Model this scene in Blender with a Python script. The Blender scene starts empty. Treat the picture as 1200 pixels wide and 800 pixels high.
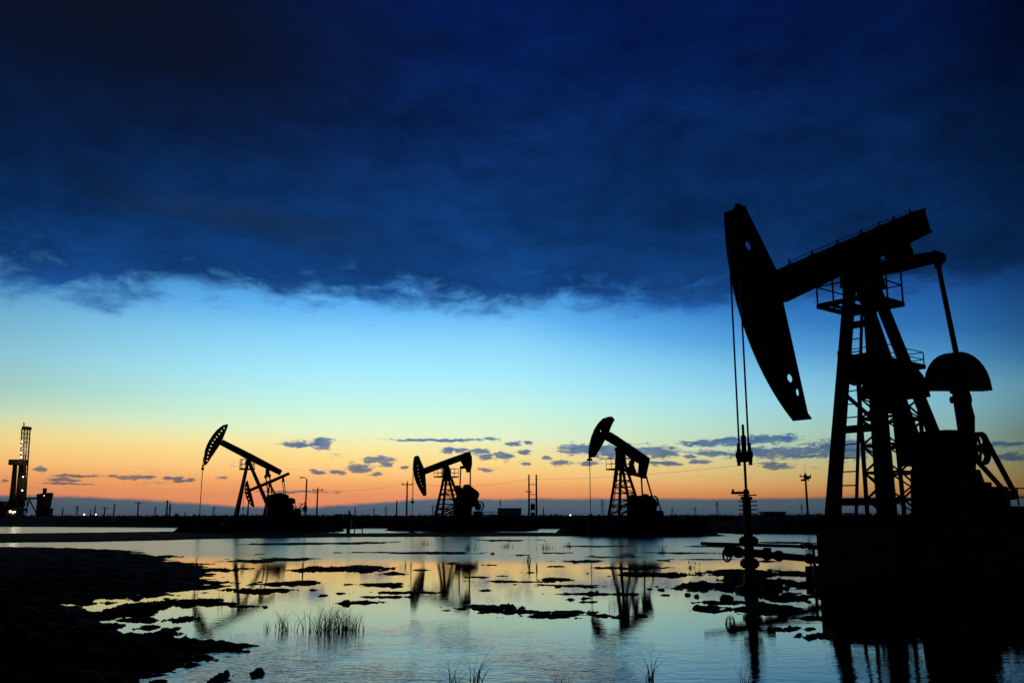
import bpy, bmesh, math, random
import numpy as np
from mathutils import Vector, Matrix

random.seed(7)
R = math.radians
scene = bpy.context.scene
col = scene.collection

# ------------------------------------------------------------------ camera
CAM_H = 1.4
FPX = 1039.0                                   # focal length in photo pixels (1200 wide)
PITCH = math.atan(206.0 / FPX)
cam_d = bpy.data.cameras.new('camera')
cam_d.sensor_width = 36.0
cam_d.lens = FPX / 1200.0 * 36.0
cam_d.clip_start = 0.05
cam_d.clip_end = 20000.0
cam = bpy.data.objects.new('camera', cam_d)
cam.location = (0, 0, CAM_H)
cam.rotation_euler = (math.pi / 2 + PITCH, 0, 0)
col.objects.link(cam)
scene.camera = cam

# ------------------------------------------------------------------ colour management
scene.view_settings.view_transform = 'Standard'
scene.view_settings.look = 'None'
scene.view_settings.exposure = 0.0
scene.view_settings.gamma = 1.0
scene.view_settings.use_curve_mapping = False

# survey helpers: sight lines of the photograph turned into places on the ground
_c, _s = math.cos(PITCH), math.sin(PITCH)
def ray(px, py):
    a = (px - 600.0) / FPX; b = (400.0 - py) / FPX
    return (a, _c - b * _s, _s + b * _c)
def ground(px, py, z=0.0):
    r = ray(px, py); t = (z - CAM_H) / r[2]
    return (r[0] * t, r[1] * t)
def at_dist(px, py, Y):
    r = ray(px, py); t = Y / r[1]
    return Vector((r[0] * t, Y, CAM_H + r[2] * t))
def sky_ang(px, py):
    r = Vector(ray(px, py)).normalized()
    return math.degrees(math.atan2(r.x, r.y)), math.degrees(math.asin(r.z))
def lin(c):
    return tuple(((v / 255.0) / 12.92 if v <= 10 else (((v / 255.0) + 0.055) / 1.055) ** 2.4) for v in c)

# ------------------------------------------------------------------ world: dusk sky with cloud deck
SUN_ROT = R(-7.7)                              # glow sits a little left of straight ahead
world = bpy.data.worlds.new('World')
scene.world = world
world.use_nodes = True
wt = world.node_tree
wt.nodes.clear()
W = wt.nodes.new
LK = wt.links.new
def setin(sock, v):
    if hasattr(v, 'is_output') or isinstance(v, bpy.types.NodeSocket):
        LK(v, sock)
    else:
        sock.default_value = v
def M(op, a, b=0.0, c=0.0, clamp=False):
    n = W('ShaderNodeMath'); n.operation = op; n.use_clamp = clamp
    setin(n.inputs[0], a); setin(n.inputs[1], b); setin(n.inputs[2], c)
    return n.outputs[0]
def VM(op, a, b=(0, 0, 0), c=(0, 0, 0)):
    n = W('ShaderNodeVectorMath'); n.operation = op
    setin(n.inputs[0], a); setin(n.inputs[1], b)
    if op == 'MULTIPLY_ADD': setin(n.inputs[2], c)
    return n.outputs['Value'] if op in ('LENGTH', 'DOT_PRODUCT') else n.outputs['Vector']
def comb(x, y, z=0.0):
    n = W('ShaderNodeCombineXYZ'); setin(n.inputs[0], x); setin(n.inputs[1], y); setin(n.inputs[2], z)
    return n.outputs[0]
def smooth(v, lo, hi):
    n = W('ShaderNodeMapRange'); n.interpolation_type = 'SMOOTHSTEP'
    setin(n.inputs[0], v); n.inputs[1].default_value = lo; n.inputs[2].default_value = hi
    n.inputs[3].default_value = 0.0; n.inputs[4].default_value = 1.0
    return n.outputs[0]
def noise(vec, scale, detail=5.0, rough=0.55, dist=0.0):
    n = W('ShaderNodeTexNoise'); setin(n.inputs['Vector'], vec)
    n.inputs['Scale'].default_value = scale; n.inputs['Detail'].default_value = detail
    n.inputs['Roughness'].default_value = rough; n.inputs['Distortion'].default_value = dist
    return n.outputs['Fac']
def ramp(v, stops):
    n = W('ShaderNodeValToRGB'); setin(n.inputs[0], v)
    cr = n.color_ramp; cr.interpolation = 'LINEAR'
    while len(cr.elements) < len(stops): cr.elements.new(0.5)
    for e, (p, c) in zip(cr.elements, stops):
        e.position = p; e.color = (*lin(c), 1.0)
    return n.outputs[0]
def mixc(f, a, b):
    n = W('ShaderNodeMix'); n.data_type = 'RGBA'
    setin(n.inputs[0], f); setin(n.inputs[6], a); setin(n.inputs[7], b)
    return n.outputs[2]
def col4(c): return (*lin(c), 1.0)
def scalec(colr, f):
    n = W('ShaderNodeVectorMath'); n.operation = 'SCALE'
    setin(n.inputs[0], colr); setin(n.inputs['Scale'], f)
    return n.outputs[0]

tc = W('ShaderNodeTexCoord')
sep = W('ShaderNodeSeparateXYZ'); LK(tc.outputs['Generated'], sep.inputs[0])
dx, dy, dz = sep.outputs
el = M('MULTIPLY', M('ARCSINE', dz), 57.29578)
az = M('MULTIPLY', M('ARCTAN2', dx, dy), 57.29578)
AZ0 = math.degrees(SUN_ROT)
da = M('DIVIDE', M('SUBTRACT', az, AZ0), 30.0)
da2 = M('MULTIPLY', da, da)
da2 = M('ADD', da2, M('MULTIPLY', M('MAXIMUM', M('SUBTRACT', da2, 1.3), 0.0), 2.5))
# clear twilight gradient: horizon orange through yellow and cyan to blue, warmer towards the left
ELMAX = 40.0
def SE(y): return max(0.0, sky_ang(600, y)[1]) / ELMAX
lowf = M('SUBTRACT', 1.0, smooth(el, 3.6, 7.6))
azl = M('MULTIPLY', M('MULTIPLY', M('MAXIMUM', M('MINIMUM', az, 0.0), -40.0), 0.0062), lowf)
azr = M('MULTIPLY', M('MINIMUM', M('MAXIMUM', az, 0.0), 40.0), 0.0165)
side = M('ADD', 1.0, M('ADD', azl, azr))
e_eff = M('MULTIPLY', M('MAXIMUM', el, 0.0), side)
clear = ramp(M('DIVIDE', e_eff, ELMAX), [
    (0.0, (216, 128, 100)), (SE(582), (230, 146, 98)), (SE(571), (244, 166, 102)), (SE(558), (254, 198, 124)),
    (SE(545), (254, 216, 138)), (SE(530), (250, 232, 162)), (SE(510), (228, 246, 205)), (SE(478), (200, 248, 232)),
    (SE(440), (170, 237, 255)), (SE(400), (139, 216, 254)), (SE(365), (98, 182, 246)), (SE(320), (60, 142, 222)),
    (SE(250), (34, 102, 190)), (SE(100), (20, 62, 130)), (1.0, (16, 46, 104))])
kdim = M('SUBTRACT', M('SUBTRACT', 0.80, M('MULTIPLY', 0.37, M('GREATER_THAN', da, 0.0))), M('MULTIPLY', M('MULTIPLY', lowf, 0.62), M('LESS_THAN', da, 0.0)))
kdim = M('ADD', kdim, M('MULTIPLY', M('MULTIPLY', lowf, 0.30), M('GREATER_THAN', da, 0.0)))
dim = M('ADD', 0.03, M('MULTIPLY', 0.97, M('EXPONENT', M('MULTIPLY', M('MULTIPLY', da2, kdim), -1.0))))
clear = scalec(clear, dim)

# low bank of cloud along the horizon
va = comb(az, el)
n1 = noise(VM('MULTIPLY', va, (0.16, 0.5, 1)), 1.0, 5, 0.6)
n2 = noise(VM('MULTIPLY', va, (0.9, 2.4, 1)), 1.0, 5, 0.6)
dipd = M('DIVIDE', M('SUBTRACT', az, sky_ang(330, 590)[0]), 6.5)
dip = M('EXPONENT', M('MULTIPLY', M('MULTIPLY', dipd, dipd), -1.0))
top = M('SUBTRACT', M('ADD', 1.18, M('MULTIPLY', M('SUBTRACT', n1, 0.5), 0.5)), M('MULTIPLY', dip, 0.62))
top = M('ADD', top, M('MULTIPLY', M('SUBTRACT', n2, 0.5), 0.14))
bank = M('SUBTRACT', 1.0, smooth(M('SUBTRACT', el, top), -0.13, 0.13))
softb = M('SUBTRACT', 1.0, M('MULTIPLY', smooth(M('SUBTRACT', top, el), 0.55, 1.3), M('MULTIPLY', 0.45, dip)))
bankc = ramp(M('DIVIDE', M('MAXIMUM', el, 0.0), 2.0), [(0.0, (58, 80, 100)), (0.30, (70, 95, 112)), (0.7, (90, 104, 114)), (1.0, (102, 110, 116))])
bankc = scalec(bankc, M('ADD', 0.08, M('MULTIPLY', 0.92, M('EXPONENT', M('MULTIPLY', da2, -0.42)))))
skyc = mixc(M('MULTIPLY', M('MULTIPLY', bank, softb), 0.98), clear, bankc)

# small separate clouds floating above the afterglow
clouds = [(346,520,17,5),(377,519,13,8),(372,552,9,3.2),(396,553,10,4),(420,548,14,7),(436,540,8,3),(208,561,11,4),(224,561,6,2.5),
 (260,559,6,2.5),(346,576,46,1.8),(446,538,18,4.5),(452,544,7,4.5),(441,555,7,3),(472,548,6,2.5),(510,515.5,55,2.2),(525,527,9,5),(541,527,8,4.5),
 (561,529,11,5),(569,535,10,4),(590,534,12,5.5),(602,520,10,3.5),(575,515,8,2.6),(620,519,5,2.2),(614,530,8,3.6),(569,550,10,2.2),(618,544,5,2.4),
 (685,526,28,8),(720,529,34,9.5),(657,541,12,4),(766,529,32,8.5),(781,543,20,3.8),(809,535,8,2.8),(832,518.5,34,5.2),(838,531,26,4.2),(820,541,15,3),
 (858,517,26,6),(900,514,34,6.5),(915,530,62,8.5),(985,526,40,14),(908,546,20,5),(1174,520,24,3.2),(1187,535,20,6),(45,549,9,4),(87,557,25,2),
 (73,562,17,3.4),(152,559,34,3),(196,560,8,3),(80,567,30,1.6),(5,562,5,3),(690,543,14,3),(640,536,6,2.4),(1105,540,25,4),(1060,520,20,4)]
wn = W('ShaderNodeTexNoise'); LK(VM('MULTIPLY', va, (0.55, 1.1, 1)), wn.inputs['Vector'])
wn.inputs['Scale'].default_value = 1.6; wn.inputs['Detail'].default_value = 4.0
warp = VM('MULTIPLY_ADD', VM('SUBTRACT', wn.outputs['Color'], (0.5, 0.5, 0.5)), (0.9, 0.34, 0), va)
dmin = None
for (cx, cy, rx, ry) in clouds:
    a0, e0 = sky_ang(cx, cy)
    a1, _ = sky_ang(cx + rx, cy); _, e1 = sky_ang(cx, cy - ry)
    sx, sy = 0.80 / (a1 - a0), 0.98 / (e1 - e0)
    d = VM('LENGTH', VM('MULTIPLY_ADD', warp, (sx, sy, 0), (-a0 * sx, -e0 * sy, 0)))
    if dmin is None: dmin = d
    else:
        n = W('ShaderNodeMath'); n.operation = 'SMOOTH_MIN'; LK(dmin, n.inputs[0]); LK(d, n.inputs[1]); n.inputs[2].default_value = 0.25
        dmin = n.outputs[0]
cn = noise(VM('MULTIPLY', va, (1.0, 3.0, 1)), 1.7, 5, 0.62)
dd = M('ADD', dmin, M('MULTIPLY', M('SUBTRACT', cn, 0.5), 2.3))
cm = M('SUBTRACT', 1.0, smooth(dd, 0.52, 1.06))
cloudc = ramp(M('DIVIDE', el, 6.0), [(0.0, (110, 96, 100)), (0.36, (100, 100, 112)), (0.55, (72, 102, 136)), (0.75, (46, 98, 154)), (1.0, (42, 98, 162))])
cloudc = scalec(cloudc, M('ADD', 0.02, M('MULTIPLY', 0.98, M('EXPONENT', M('MULTIPLY', da2, -0.36)))))
skyc = mixc(M('MULTIPLY', cm, M('ADD', 0.62, M('MULTIPLY', noise(VM('MULTIPLY', va, (0.5, 1.6, 1)), 1.0, 3, 0.6), 0.5), clamp=True)), skyc, cloudc)
# thin veil of unresolved cloud low down
veil = M('MULTIPLY', smooth(noise(VM('MULTIPLY', va, (0.35, 2.0, 1)), 1.1, 6, 0.62), 0.60, 0.78), M('MULTIPLY', smooth(el, 1.0, 2.2), M('SUBTRACT', 1.0, smooth(el, 3.6, 5.6))))
skyc = mixc(M('MULTIPLY', veil, 0.5), skyc, cloudc)

# heavy dark cloud deck overhead: noise laid on a flat layer and seen in perspective
zz = M('ADD', M('MAXIMUM', dz, 0.0), 0.07)
plane = comb(M('DIVIDE', dx, zz), M('DIVIDE', dy, zz))
p1 = noise(plane, 1.15, 4, 0.58, 0.5)
p2 = noise(VM('ADD', plane, (7.3, 2.1, 0)), 4.2, 5, 0.62, 0.3)
p4 = noise(VM('ADD', VM('MULTIPLY', va, (0.085, 0.17, 1)), (3.7, 1.3, 0)), 1.0, 5, 0.6, 0.7)
p5 = noise(VM('ADD', VM('MULTIPLY', va, (0.34, 0.75, 1)), (1.7, 8.3, 0)), 1.0, 6, 0.62, 0.4)
p3 = noise(VM('MULTIPLY', VM('ADD', plane, (3.1, 9.4, 0)), (0.35, 0.8, 1)), 1.0, 5, 0.55, 0.6)
edge = M('SUBTRACT', el, 13.3)
edge = M('ADD', edge, M('MULTIPLY', M('SUBTRACT', p1, 0.5), 2.4))
edge = M('ADD', edge, M('MULTIPLY', M('SUBTRACT', p4, 0.5), 4.2))
edge = M('ADD', edge, M('MULTIPLY', M('SUBTRACT', p2, 0.5), 1.6))
edge = M('ADD', edge, M('MULTIPLY', M('SUBTRACT', p5, 0.5), 3.8))
deck = smooth(edge, -0.95, 1.35)
deckc = ramp(M('DIVIDE', M('SUBTRACT', el, 12.0), 60.0), [
    (0.0, (30, 86, 160)), (0.05, (18, 68, 132)), (0.10, (12, 55, 112)), (0.17, (10, 44, 96)), (0.26, (6, 33, 88)), (0.36, (4, 26, 82)), (0.6, (3, 18, 56)), (1.0, (3, 14, 44))])
tone = M('ADD', -0.46, M('MULTIPLY', 2.85, M('ADD', M('MULTIPLY', p3, 0.4), M('MULTIPLY', p4, 0.6))))
tone = M('MULTIPLY', M('MAXIMUM', tone, 0.25), M('ADD', 0.42, M('ADD', M('MULTIPLY', p2, 0.34), M('MULTIPLY', p5, 0.82))))
deckdim = M('ADD', 0.12, M('MULTIPLY', 0.86, M('EXPONENT', M('MULTIPLY', da2, -0.62))))
deckc = scalec(deckc, M('MULTIPLY', tone, deckdim))
torn = M('MULTIPLY', smooth(p5, 0.50, 0.30), M('SUBTRACT', 1.0, smooth(edge, 0.6, 4.2)))
deckc = mixc(M('MULTIPLY', torn, 0.22), deckc, clear)
# greyer, browner folds in the deck
a2, e2 = sky_ang(60, 205); a3, e3 = sky_ang(470, 282)
sl = (e3 - e2) / (a3 - a2)
fold = M('SUBTRACT', M('SUBTRACT', el, e2), M('MULTIPLY', sl, M('SUBTRACT', az, a2)))
fold = M('ADD', fold, M('MULTIPLY', M('SUBTRACT', p1, 0.5), 3.6))
foldm = M('EXPONENT', M('MULTIPLY', M('MULTIPLY', fold, fold), -1.3))
fa = M('DIVIDE', M('SUBTRACT', az, -18.0), 9.0)
foldm = M('MULTIPLY', foldm, M('EXPONENT', M('MULTIPLY', M('MULTIPLY', fa, fa), -1.0)))
deckc = mixc(M('MULTIPLY', foldm, 0.5), deckc, col4((24, 45, 70)))
grey = smooth(M('SUBTRACT', M('MULTIPLY', az, -1.0), M('MULTIPLY', M('SUBTRACT', p3, 0.5), 30.0)), 0.0, 24.0)
grey = M('MULTIPLY', grey, smooth(el, 17.0, 29.0))
deckc = mixc(M('MULTIPLY', grey, 0.92), deckc, col4((10, 18, 33)))
nish = W('ShaderNodeTexSky')
nish.sky_type = 'NISHITA'
nish.sun_disc = False
nish.sun_elevation = R(-6.0)
nish.sun_rotation = SUN_ROT
def bg(c, st=1.0):
    n = W('ShaderNodeBackground'); setin(n.inputs[0], c); n.inputs[1].default_value = st; return n.outputs[0]
def mixs(f, a, b):
    n = W('ShaderNodeMixShader'); LK(f, n.inputs[0]); LK(a, n.inputs[1]); LK(b, n.inputs[2]); return n.outputs[0]
lower = mixs(smooth(el, 6.6, 6.9), bg(skyc), bg(clear))
sky_all = mixs(deck, lower, bg(deckc))
addb = W('ShaderNodeAddShader'); LK(bg(nish.outputs[0], 0.05), addb.inputs[0]); LK(sky_all, addb.inputs[1])
wo = W('ShaderNodeOutputWorld'); LK(addb.outputs[0], wo.inputs['Surface'])
world.cycles.sampling_method = 'MANUAL'
world.cycles.sample_map_resolution = 256

# the sun has set: the lamp stands where the sun is, four degrees below the horizon
sun_d = bpy.data.lights.new('sun', 'SUN')
sun_d.energy = 0.5
sun_d.angle = R(0.5)
sun_d.color = (1.0, 0.62, 0.38)
sun = bpy.data.objects.new('sun', sun_d)
sdir = Vector((math.sin(SUN_ROT), math.cos(SUN_ROT), math.tan(R(-4.0)))).normalized()
sun.rotation_euler = (-sdir).to_track_quat('-Z', 'Y').to_euler()
col.objects.link(sun)
# ------------------------------------------------------------------ materials
def mat_new(name):
    m = bpy.data.materials.new(name); m.use_nodes = True
    nt = m.node_tree
    return m, nt, nt.nodes['Principled BSDF']
def noise_mat(name, c0, c1, scale, rough, spec=0.3, metal=0.0, bump=0.0, bscale=None, obj=True):
    m, nt, b = mat_new(name)
    t = nt.nodes.new('ShaderNodeTexCoord')
    n = nt.nodes.new('ShaderNodeTexNoise'); n.inputs['Scale'].default_value = scale; n.inputs['Detail'].default_value = 6
    nt.links.new(t.outputs['Object'], n.inputs['Vector'])
    r = nt.nodes.new('ShaderNodeValToRGB')
    r.color_ramp.elements[0].position = 0.35; r.color_ramp.elements[0].color = (*c0, 1)
    r.color_ramp.elements[1].position = 0.68; r.color_ramp.elements[1].color = (*c1, 1)
    nt.links.new(n.outputs['Fac'], r.inputs[0]); nt.links.new(r.outputs[0], b.inputs['Base Color'])
    b.inputs['Roughness'].default_value = rough
    b.inputs['Specular IOR Level'].default_value = spec
    b.inputs['Metallic'].default_value = metal
    if bump:
        n2 = nt.nodes.new('ShaderNodeTexNoise'); n2.inputs['Scale'].default_value = bscale or scale * 5; n2.inputs['Detail'].default_value = 5
        nt.links.new(t.outputs['Object'], n2.inputs['Vector'])
        bp = nt.nodes.new('ShaderNodeBump'); bp.inputs['Strength'].default_value = 0.6; bp.inputs['Distance'].default_value = bump
        nt.links.new(n2.outputs['Fac'], bp.inputs['Height']); nt.links.new(bp.outputs[0], b.inputs['Normal'])
    return m
STEEL = noise_mat('weathered_painted_steel', (0.030, 0.026, 0.024), (0.060, 0.042, 0.032), 3.0, 0.62, 0.25, 0.0, 0.004, 22)
GALV = noise_mat('dull_galvanised_steel', (0.045, 0.045, 0.047), (0.085, 0.082, 0.080), 5.0, 0.6, 0.3)
ROPE = noise_mat('greased_wire_rope', (0.02, 0.018, 0.016), (0.04, 0.034, 0.03), 20.0, 0.6, 0.3)
CONC = noise_mat('stained_concrete', (0.07, 0.066, 0.062), (0.14, 0.132, 0.12), 1.6, 0.9, 0.1, 0.0, 0.006, 18)
RUBBER = noise_mat('black_rubber', (0.012, 0.012, 0.012), (0.025, 0.025, 0.025), 9.0, 0.8, 0.2)
WOOD = noise_mat('weathered_pole_wood', (0.045, 0.034, 0.026), (0.085, 0.066, 0.05), 4.0, 0.9, 0.1)
PORC = noise_mat('grey_porcelain', (0.10, 0.09, 0.08), (0.16, 0.15, 0.14), 9.0, 0.45, 0.4)
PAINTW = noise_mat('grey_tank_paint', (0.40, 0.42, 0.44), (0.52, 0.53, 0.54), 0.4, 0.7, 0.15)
ROOF = noise_mat('dark_roof_sheet', (0.05, 0.05, 0.055), (0.09, 0.085, 0.085), 0.6, 0.8, 0.15)
STONE = noise_mat('wet_dark_mud_clod', (0.016, 0.013, 0.010), (0.040, 0.032, 0.025), 6.0, 0.85, 0.12, 0.0, 0.02, 25)
REED = noise_mat('dry_reed', (0.030, 0.030, 0.016), (0.075, 0.065, 0.038), 3.0, 0.9, 0.1)
SCRUB = noise_mat('dark_scrub', (0.018, 0.022, 0.012), (0.045, 0.045, 0.026), 0.3, 0.95, 0.05)
def emit_mat(name, c, s):
    m = bpy.data.materials.new(name); m.use_nodes = True
    nt = m.node_tree; nt.nodes.clear()
    e = nt.nodes.new('ShaderNodeEmission'); e.inputs[0].default_value = (*c, 1); e.inputs[1].default_value = s
    o = nt.nodes.new('ShaderNodeOutputMaterial'); nt.links.new(e.outputs[0], o.inputs[0])
    return m
LAMP_W = emit_mat('lit_floodlight', (1.0, 0.93, 0.78), 9.0)
LAMP_Y = emit_mat('lit_sodium_lamp', (1.0, 0.72, 0.34), 7.0)

def ground_material():
    m, nt, b = mat_new('wet_mud')
    t = nt.nodes.new('ShaderNodeTexCoord')
    def nz(sc, det):
        n = nt.nodes.new('ShaderNodeTexNoise'); n.inputs['Scale'].default_value = sc; n.inputs['Detail'].default_value = det
        nt.links.new(t.outputs['Object'], n.inputs['Vector']); return n.outputs['Fac']
    r = nt.nodes.new('ShaderNodeValToRGB')
    r.color_ramp.elements[0].position = 0.32; r.color_ramp.elements[0].color = (0.013, 0.010, 0.008, 1)
    r.color_ramp.elements[1].position = 0.70; r.color_ramp.elements[1].color = (0.036, 0.029, 0.022, 1)
    nt.links.new(nz(0.9, 8), r.inputs[0]); nt.links.new(r.outputs[0], b.inputs['Base Color'])
    b.inputs['Roughness'].default_value = 0.9
    b.inputs['Specular IOR Level'].default_value = 0.02
    bp = nt.nodes.new('ShaderNodeBump'); bp.inputs['Strength'].default_value = 0.7; bp.inputs['Distance'].default_value = 0.012
    nt.links.new(nz(14.0, 6), bp.inputs['Height']); nt.links.new(bp.outputs[0], b.inputs['Normal'])
    return m
MUD = ground_material()

def water_material():
    m, nt, b = mat_new('still_flood_water')
    N = nt.nodes.new; L = nt.links.new
    t = N('ShaderNodeTexCoord'); sp = N('ShaderNodeSeparateXYZ'); L(t.outputs['Object'], sp.inputs[0])
    def mth(op, a, b_, c_=0.0):
        n = N('ShaderNodeMath'); n.operation = op
        for i, v in enumerate((a, b_, c_)):
            if isinstance(v, bpy.types.NodeSocket): L(v, n.inputs[i])
            else: n.inputs[i].default_value = v
        return n.outputs[0]
    def sm(v, lo, hi, o0=0.0, o1=1.0):
        n = N('ShaderNodeMapRange'); n.interpolation_type = 'SMOOTHSTEP'; L(v, n.inputs[0])
        n.inputs[1].default_value = lo; n.inputs[2].default_value = hi; n.inputs[3].default_value = o0; n.inputs[4].default_value = o1
        return n.outputs[0]
    def nz(sc, det, mp=(1, 1, 1), rot=0.0, rough=0.5):
        k = N('ShaderNodeMapping'); k.inputs['Scale'].default_value = mp; k.inputs['Rotation'].default_value = (0, 0, rot)
        L(t.outputs['Object'], k.inputs[0])
        n = N('ShaderNodeTexNoise'); n.inputs['Scale'].default_value = sc; n.inputs['Detail'].default_value = det; n.inputs['Roughness'].default_value = rough
        L(k.outputs[0], n.inputs['Vector']); return n.outputs['Fac']
    b.inputs['Base Color'].default_value = (0.010, 0.012, 0.012, 1)
    b.inputs['IOR'].default_value = 1.33
    b.inputs['Specular IOR Level'].default_value = 0.5
    # breeze: open water in the distance is ruffled, sheltered pools in the middle lie still, light ripples up close
    big = nz(0.09, 3, (1, 0.5, 1))
    yy = mth('ADD', sp.outputs[1], mth('MULTIPLY', mth('SUBTRACT', big, 0.5), 15.0))
    far = sm(yy, 25.5, 33.0)
    near = sm(yy, 12.0, 7.6)
    nx = mth('MULTIPLY', sm(sp.outputs[0], 2.4, 0.4, 0.22, 1.0), sm(sp.outputs[0], -4.2, -2.2, 0.3, 1.0))
    patch = sm(nz(0.55, 4, (1, 0.6, 1)), 0.35, 0.62, 0.25, 1.0)
    near = mth('MULTIPLY', mth('MULTIPLY', near, nx), patch)
    w_near = nz(1.0, 3, (7.0, 17.0, 1), R(14))
    w_near2 = nz(1.0, 2, (2.2, 5.0, 1), R(-8))
    w_far = nz(1.0, 4, (0.8, 3.4, 1), R(5), 0.55)
    h = mth('MULTIPLY', mth('ADD', w_near, mth('MULTIPLY', w_near2, 1.2)), mth('ADD', mth('MULTIPLY', near, 0.0075), 0.00036))
    h = mth('ADD', h, mth('MULTIPLY', w_far, mth('ADD', mth('MULTIPLY', far, 0.008), 0.0004)))
    L(mth('ADD', mth('MULTIPLY', far, 0.185), 0.015), b.inputs['Roughness'])
    bp = N('ShaderNodeBump'); bp.inputs['Strength'].default_value = 1.0; bp.inputs['Distance'].default_value = 1.0
    L(h, bp.inputs['Height']); L(bp.outputs[0], b.inputs['Normal'])
    return m
WATER = water_material()

# ------------------------------------------------------------------ object helpers
def link_mesh(name, me, m, parent=None):
    o = bpy.data.objects.new(name, me); col.objects.link(o)
    if m is not None and len(me.materials) == 0: me.materials.append(m)
    if parent is not None: o.parent = parent
    return o
def empty(name, loc, rz=0.0):
    o = bpy.data.objects.new(name, None); o.location = loc; o.rotation_euler = (0, 0, rz)
    o.empty_display_size = 0.3
    col.objects.link(o); return o
def tag(o, label, cat, group=None, kind=None):
    o['label'] = label; o['category'] = cat
    if group: o['group'] = group
    if kind: o['kind'] = kind
    return o
class MB:
    def __init__(self): self.v = []; self.f = []
    def _add(self, vs, fs):
        k = len(self.v); self.v += [tuple(a) for a in vs]; self.f += [tuple(i + k for i in q) for q in fs]; return self
    def box(self, x0, x1, y0, y1, z0, z1):
        return self._add([(x0,y0,z0),(x1,y0,z0),(x1,y1,z0),(x0,y1,z0),(x0,y0,z1),(x1,y0,z1),(x1,y1,z1),(x0,y1,z1)],
                         [(0,3,2,1),(4,5,6,7),(0,1,5,4),(1,2,6,5),(2,3,7,6),(3,0,4,7)])
    def bar(self, a, b, w, h=None, side=None, w2=None, h2=None):
        a = Vector(a); b = Vector(b); d = (b - a).normalized(); h = h or w
        w2 = w2 or w; h2 = h2 or h
        if side is None:
            side = Vector((0, 1, 0)) if abs(d.y) < 0.9 else Vector((1, 0, 0))
        s = Vector(side); s = (s - d * s.dot(d)).normalized(); u = d.cross(s)
        vs = []
        for p, ww, hh in ((a, w, h), (b, w2, h2)):
            for i, j in ((-1,-1),(1,-1),(1,1),(-1,1)): vs.append(p + s * (ww / 2 * i) + u * (hh / 2 * j))
        return self._add(vs, [(0,3,2,1),(4,5,6,7),(0,1,5,4),(1,2,6,5),(2,3,7,6),(3,0,4,7)])
    def tube(self, a, b, r, r2=None, n=8):
        a = Vector(a); b = Vector(b); d = (b - a).normalized(); r2 = r if r2 is None else r2
        s = d.orthogonal().normalized(); u = d.cross(s); vs = []
        for p, rr in ((a, r), (b, r2)):
            for i in range(n):
                t = 2 * math.pi * i / n; vs.append(p + s * (rr * math.cos(t)) + u * (rr * math.sin(t)))
        return self._add(vs, [(i, (i+1) % n, n + (i+1) % n, n + i) for i in range(n)] + [tuple(range(n-1, -1, -1)), tuple(range(n, 2*n))])
    def path(self, pts, r, n=6):
        for a, b in zip(pts[:-1], pts[1:]): self.tube(a, b, r, r, n)
        return self
    def lathe(self, prof, c=(0,0,0), n=14):
        vs = []; fs = []; m = len(prof)
        for (rr, z) in prof:
            for i in range(n):
                t = 2 * math.pi * i / n; vs.append((c[0] + rr * math.cos(t), c[1] + rr * math.sin(t), c[2] + z))
        for k in range(m - 1):
            for i in range(n): fs.append((k*n+i, k*n+(i+1) % n, (k+1)*n+(i+1) % n, (k+1)*n+i))
        fs.append(tuple(range(n-1, -1, -1))); fs.append(tuple(range((m-1)*n, m*n)))
        return self._add(vs, fs)
    def prism(self, prof, y0, y1):                 # profile in x-z, extruded along y
        n = len(prof)
        vs = [(x, y0, z) for x, z in prof] + [(x, y1, z) for x, z in prof]
        return self._add(vs, [tuple(range(n)), tuple(range(2*n-1, n-1, -1))] + [(i, n+i, n+(i+1) % n, (i+1) % n) for i in range(n)])
    def strip(self, pts, y0, y1, t):               # curved plate: polyline in x-z, thickness t
        for (a, b) in zip(pts[:-1], pts[1:]):
            self.bar((a[0], (y0+y1)/2, a[1]), (b[0], (y0+y1)/2, b[1]), abs(y1-y0), t, side=(0, 1, 0))
        return self
    def ring(self, c, r, t, w, n=20, ax='y'):      # wheel rim in x-z plane
        pts = []
        for i in range(n + 1):
            a = 2 * math.pi * i / n
            pts.append((c[0] + r * math.cos(a), c[2] + r * math.sin(a)))
        return self.strip(pts, c[1] - w / 2, c[1] + w / 2, t)
    def build(self, name, m, parent=None):
        me = bpy.data.meshes.new(name); me.from_pydata(self.v, [], self.f); me.update()
        return link_mesh(name, me, m, parent)
def plate_with_holes(name, outer, holes, y0, y1, m, parent):
    bm = bmesh.new(); edges = []
    for loop in [outer] + holes:
        vs = [bm.verts.new((x, y0, z)) for x, z in loop]
        edges += [bm.edges.new((vs[i], vs[(i+1) % len(vs)])) for i in range(len(vs))]
    bmesh.ops.triangle_fill(bm, use_beauty=True, use_dissolve=False, edges=edges)
    g = bmesh.ops.extrude_face_region(bm, geom=bm.faces[:])
    bmesh.ops.translate(bm, vec=(0, y1 - y0, 0), verts=[v for v in g['geom'] if isinstance(v, bmesh.types.BMVert)])
    bmesh.ops.recalc_face_normals(bm, faces=bm.faces[:])
    me = bpy.data.meshes.new(name); bm.to_mesh(me); bm.free()
    return link_mesh(name, me, m, parent)
def ell(cx, cz, rx, rz, n=10, rot=0.0):
    out = []
    for i in range(n):
        t = 2 * math.pi * i / n; a, b = rx * math.cos(t), rz * math.sin(t)
        out.append((cx + a * math.cos(rot) - b * math.sin(rot), cz + a * math.sin(rot) + b * math.cos(rot)))
    return out

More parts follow.
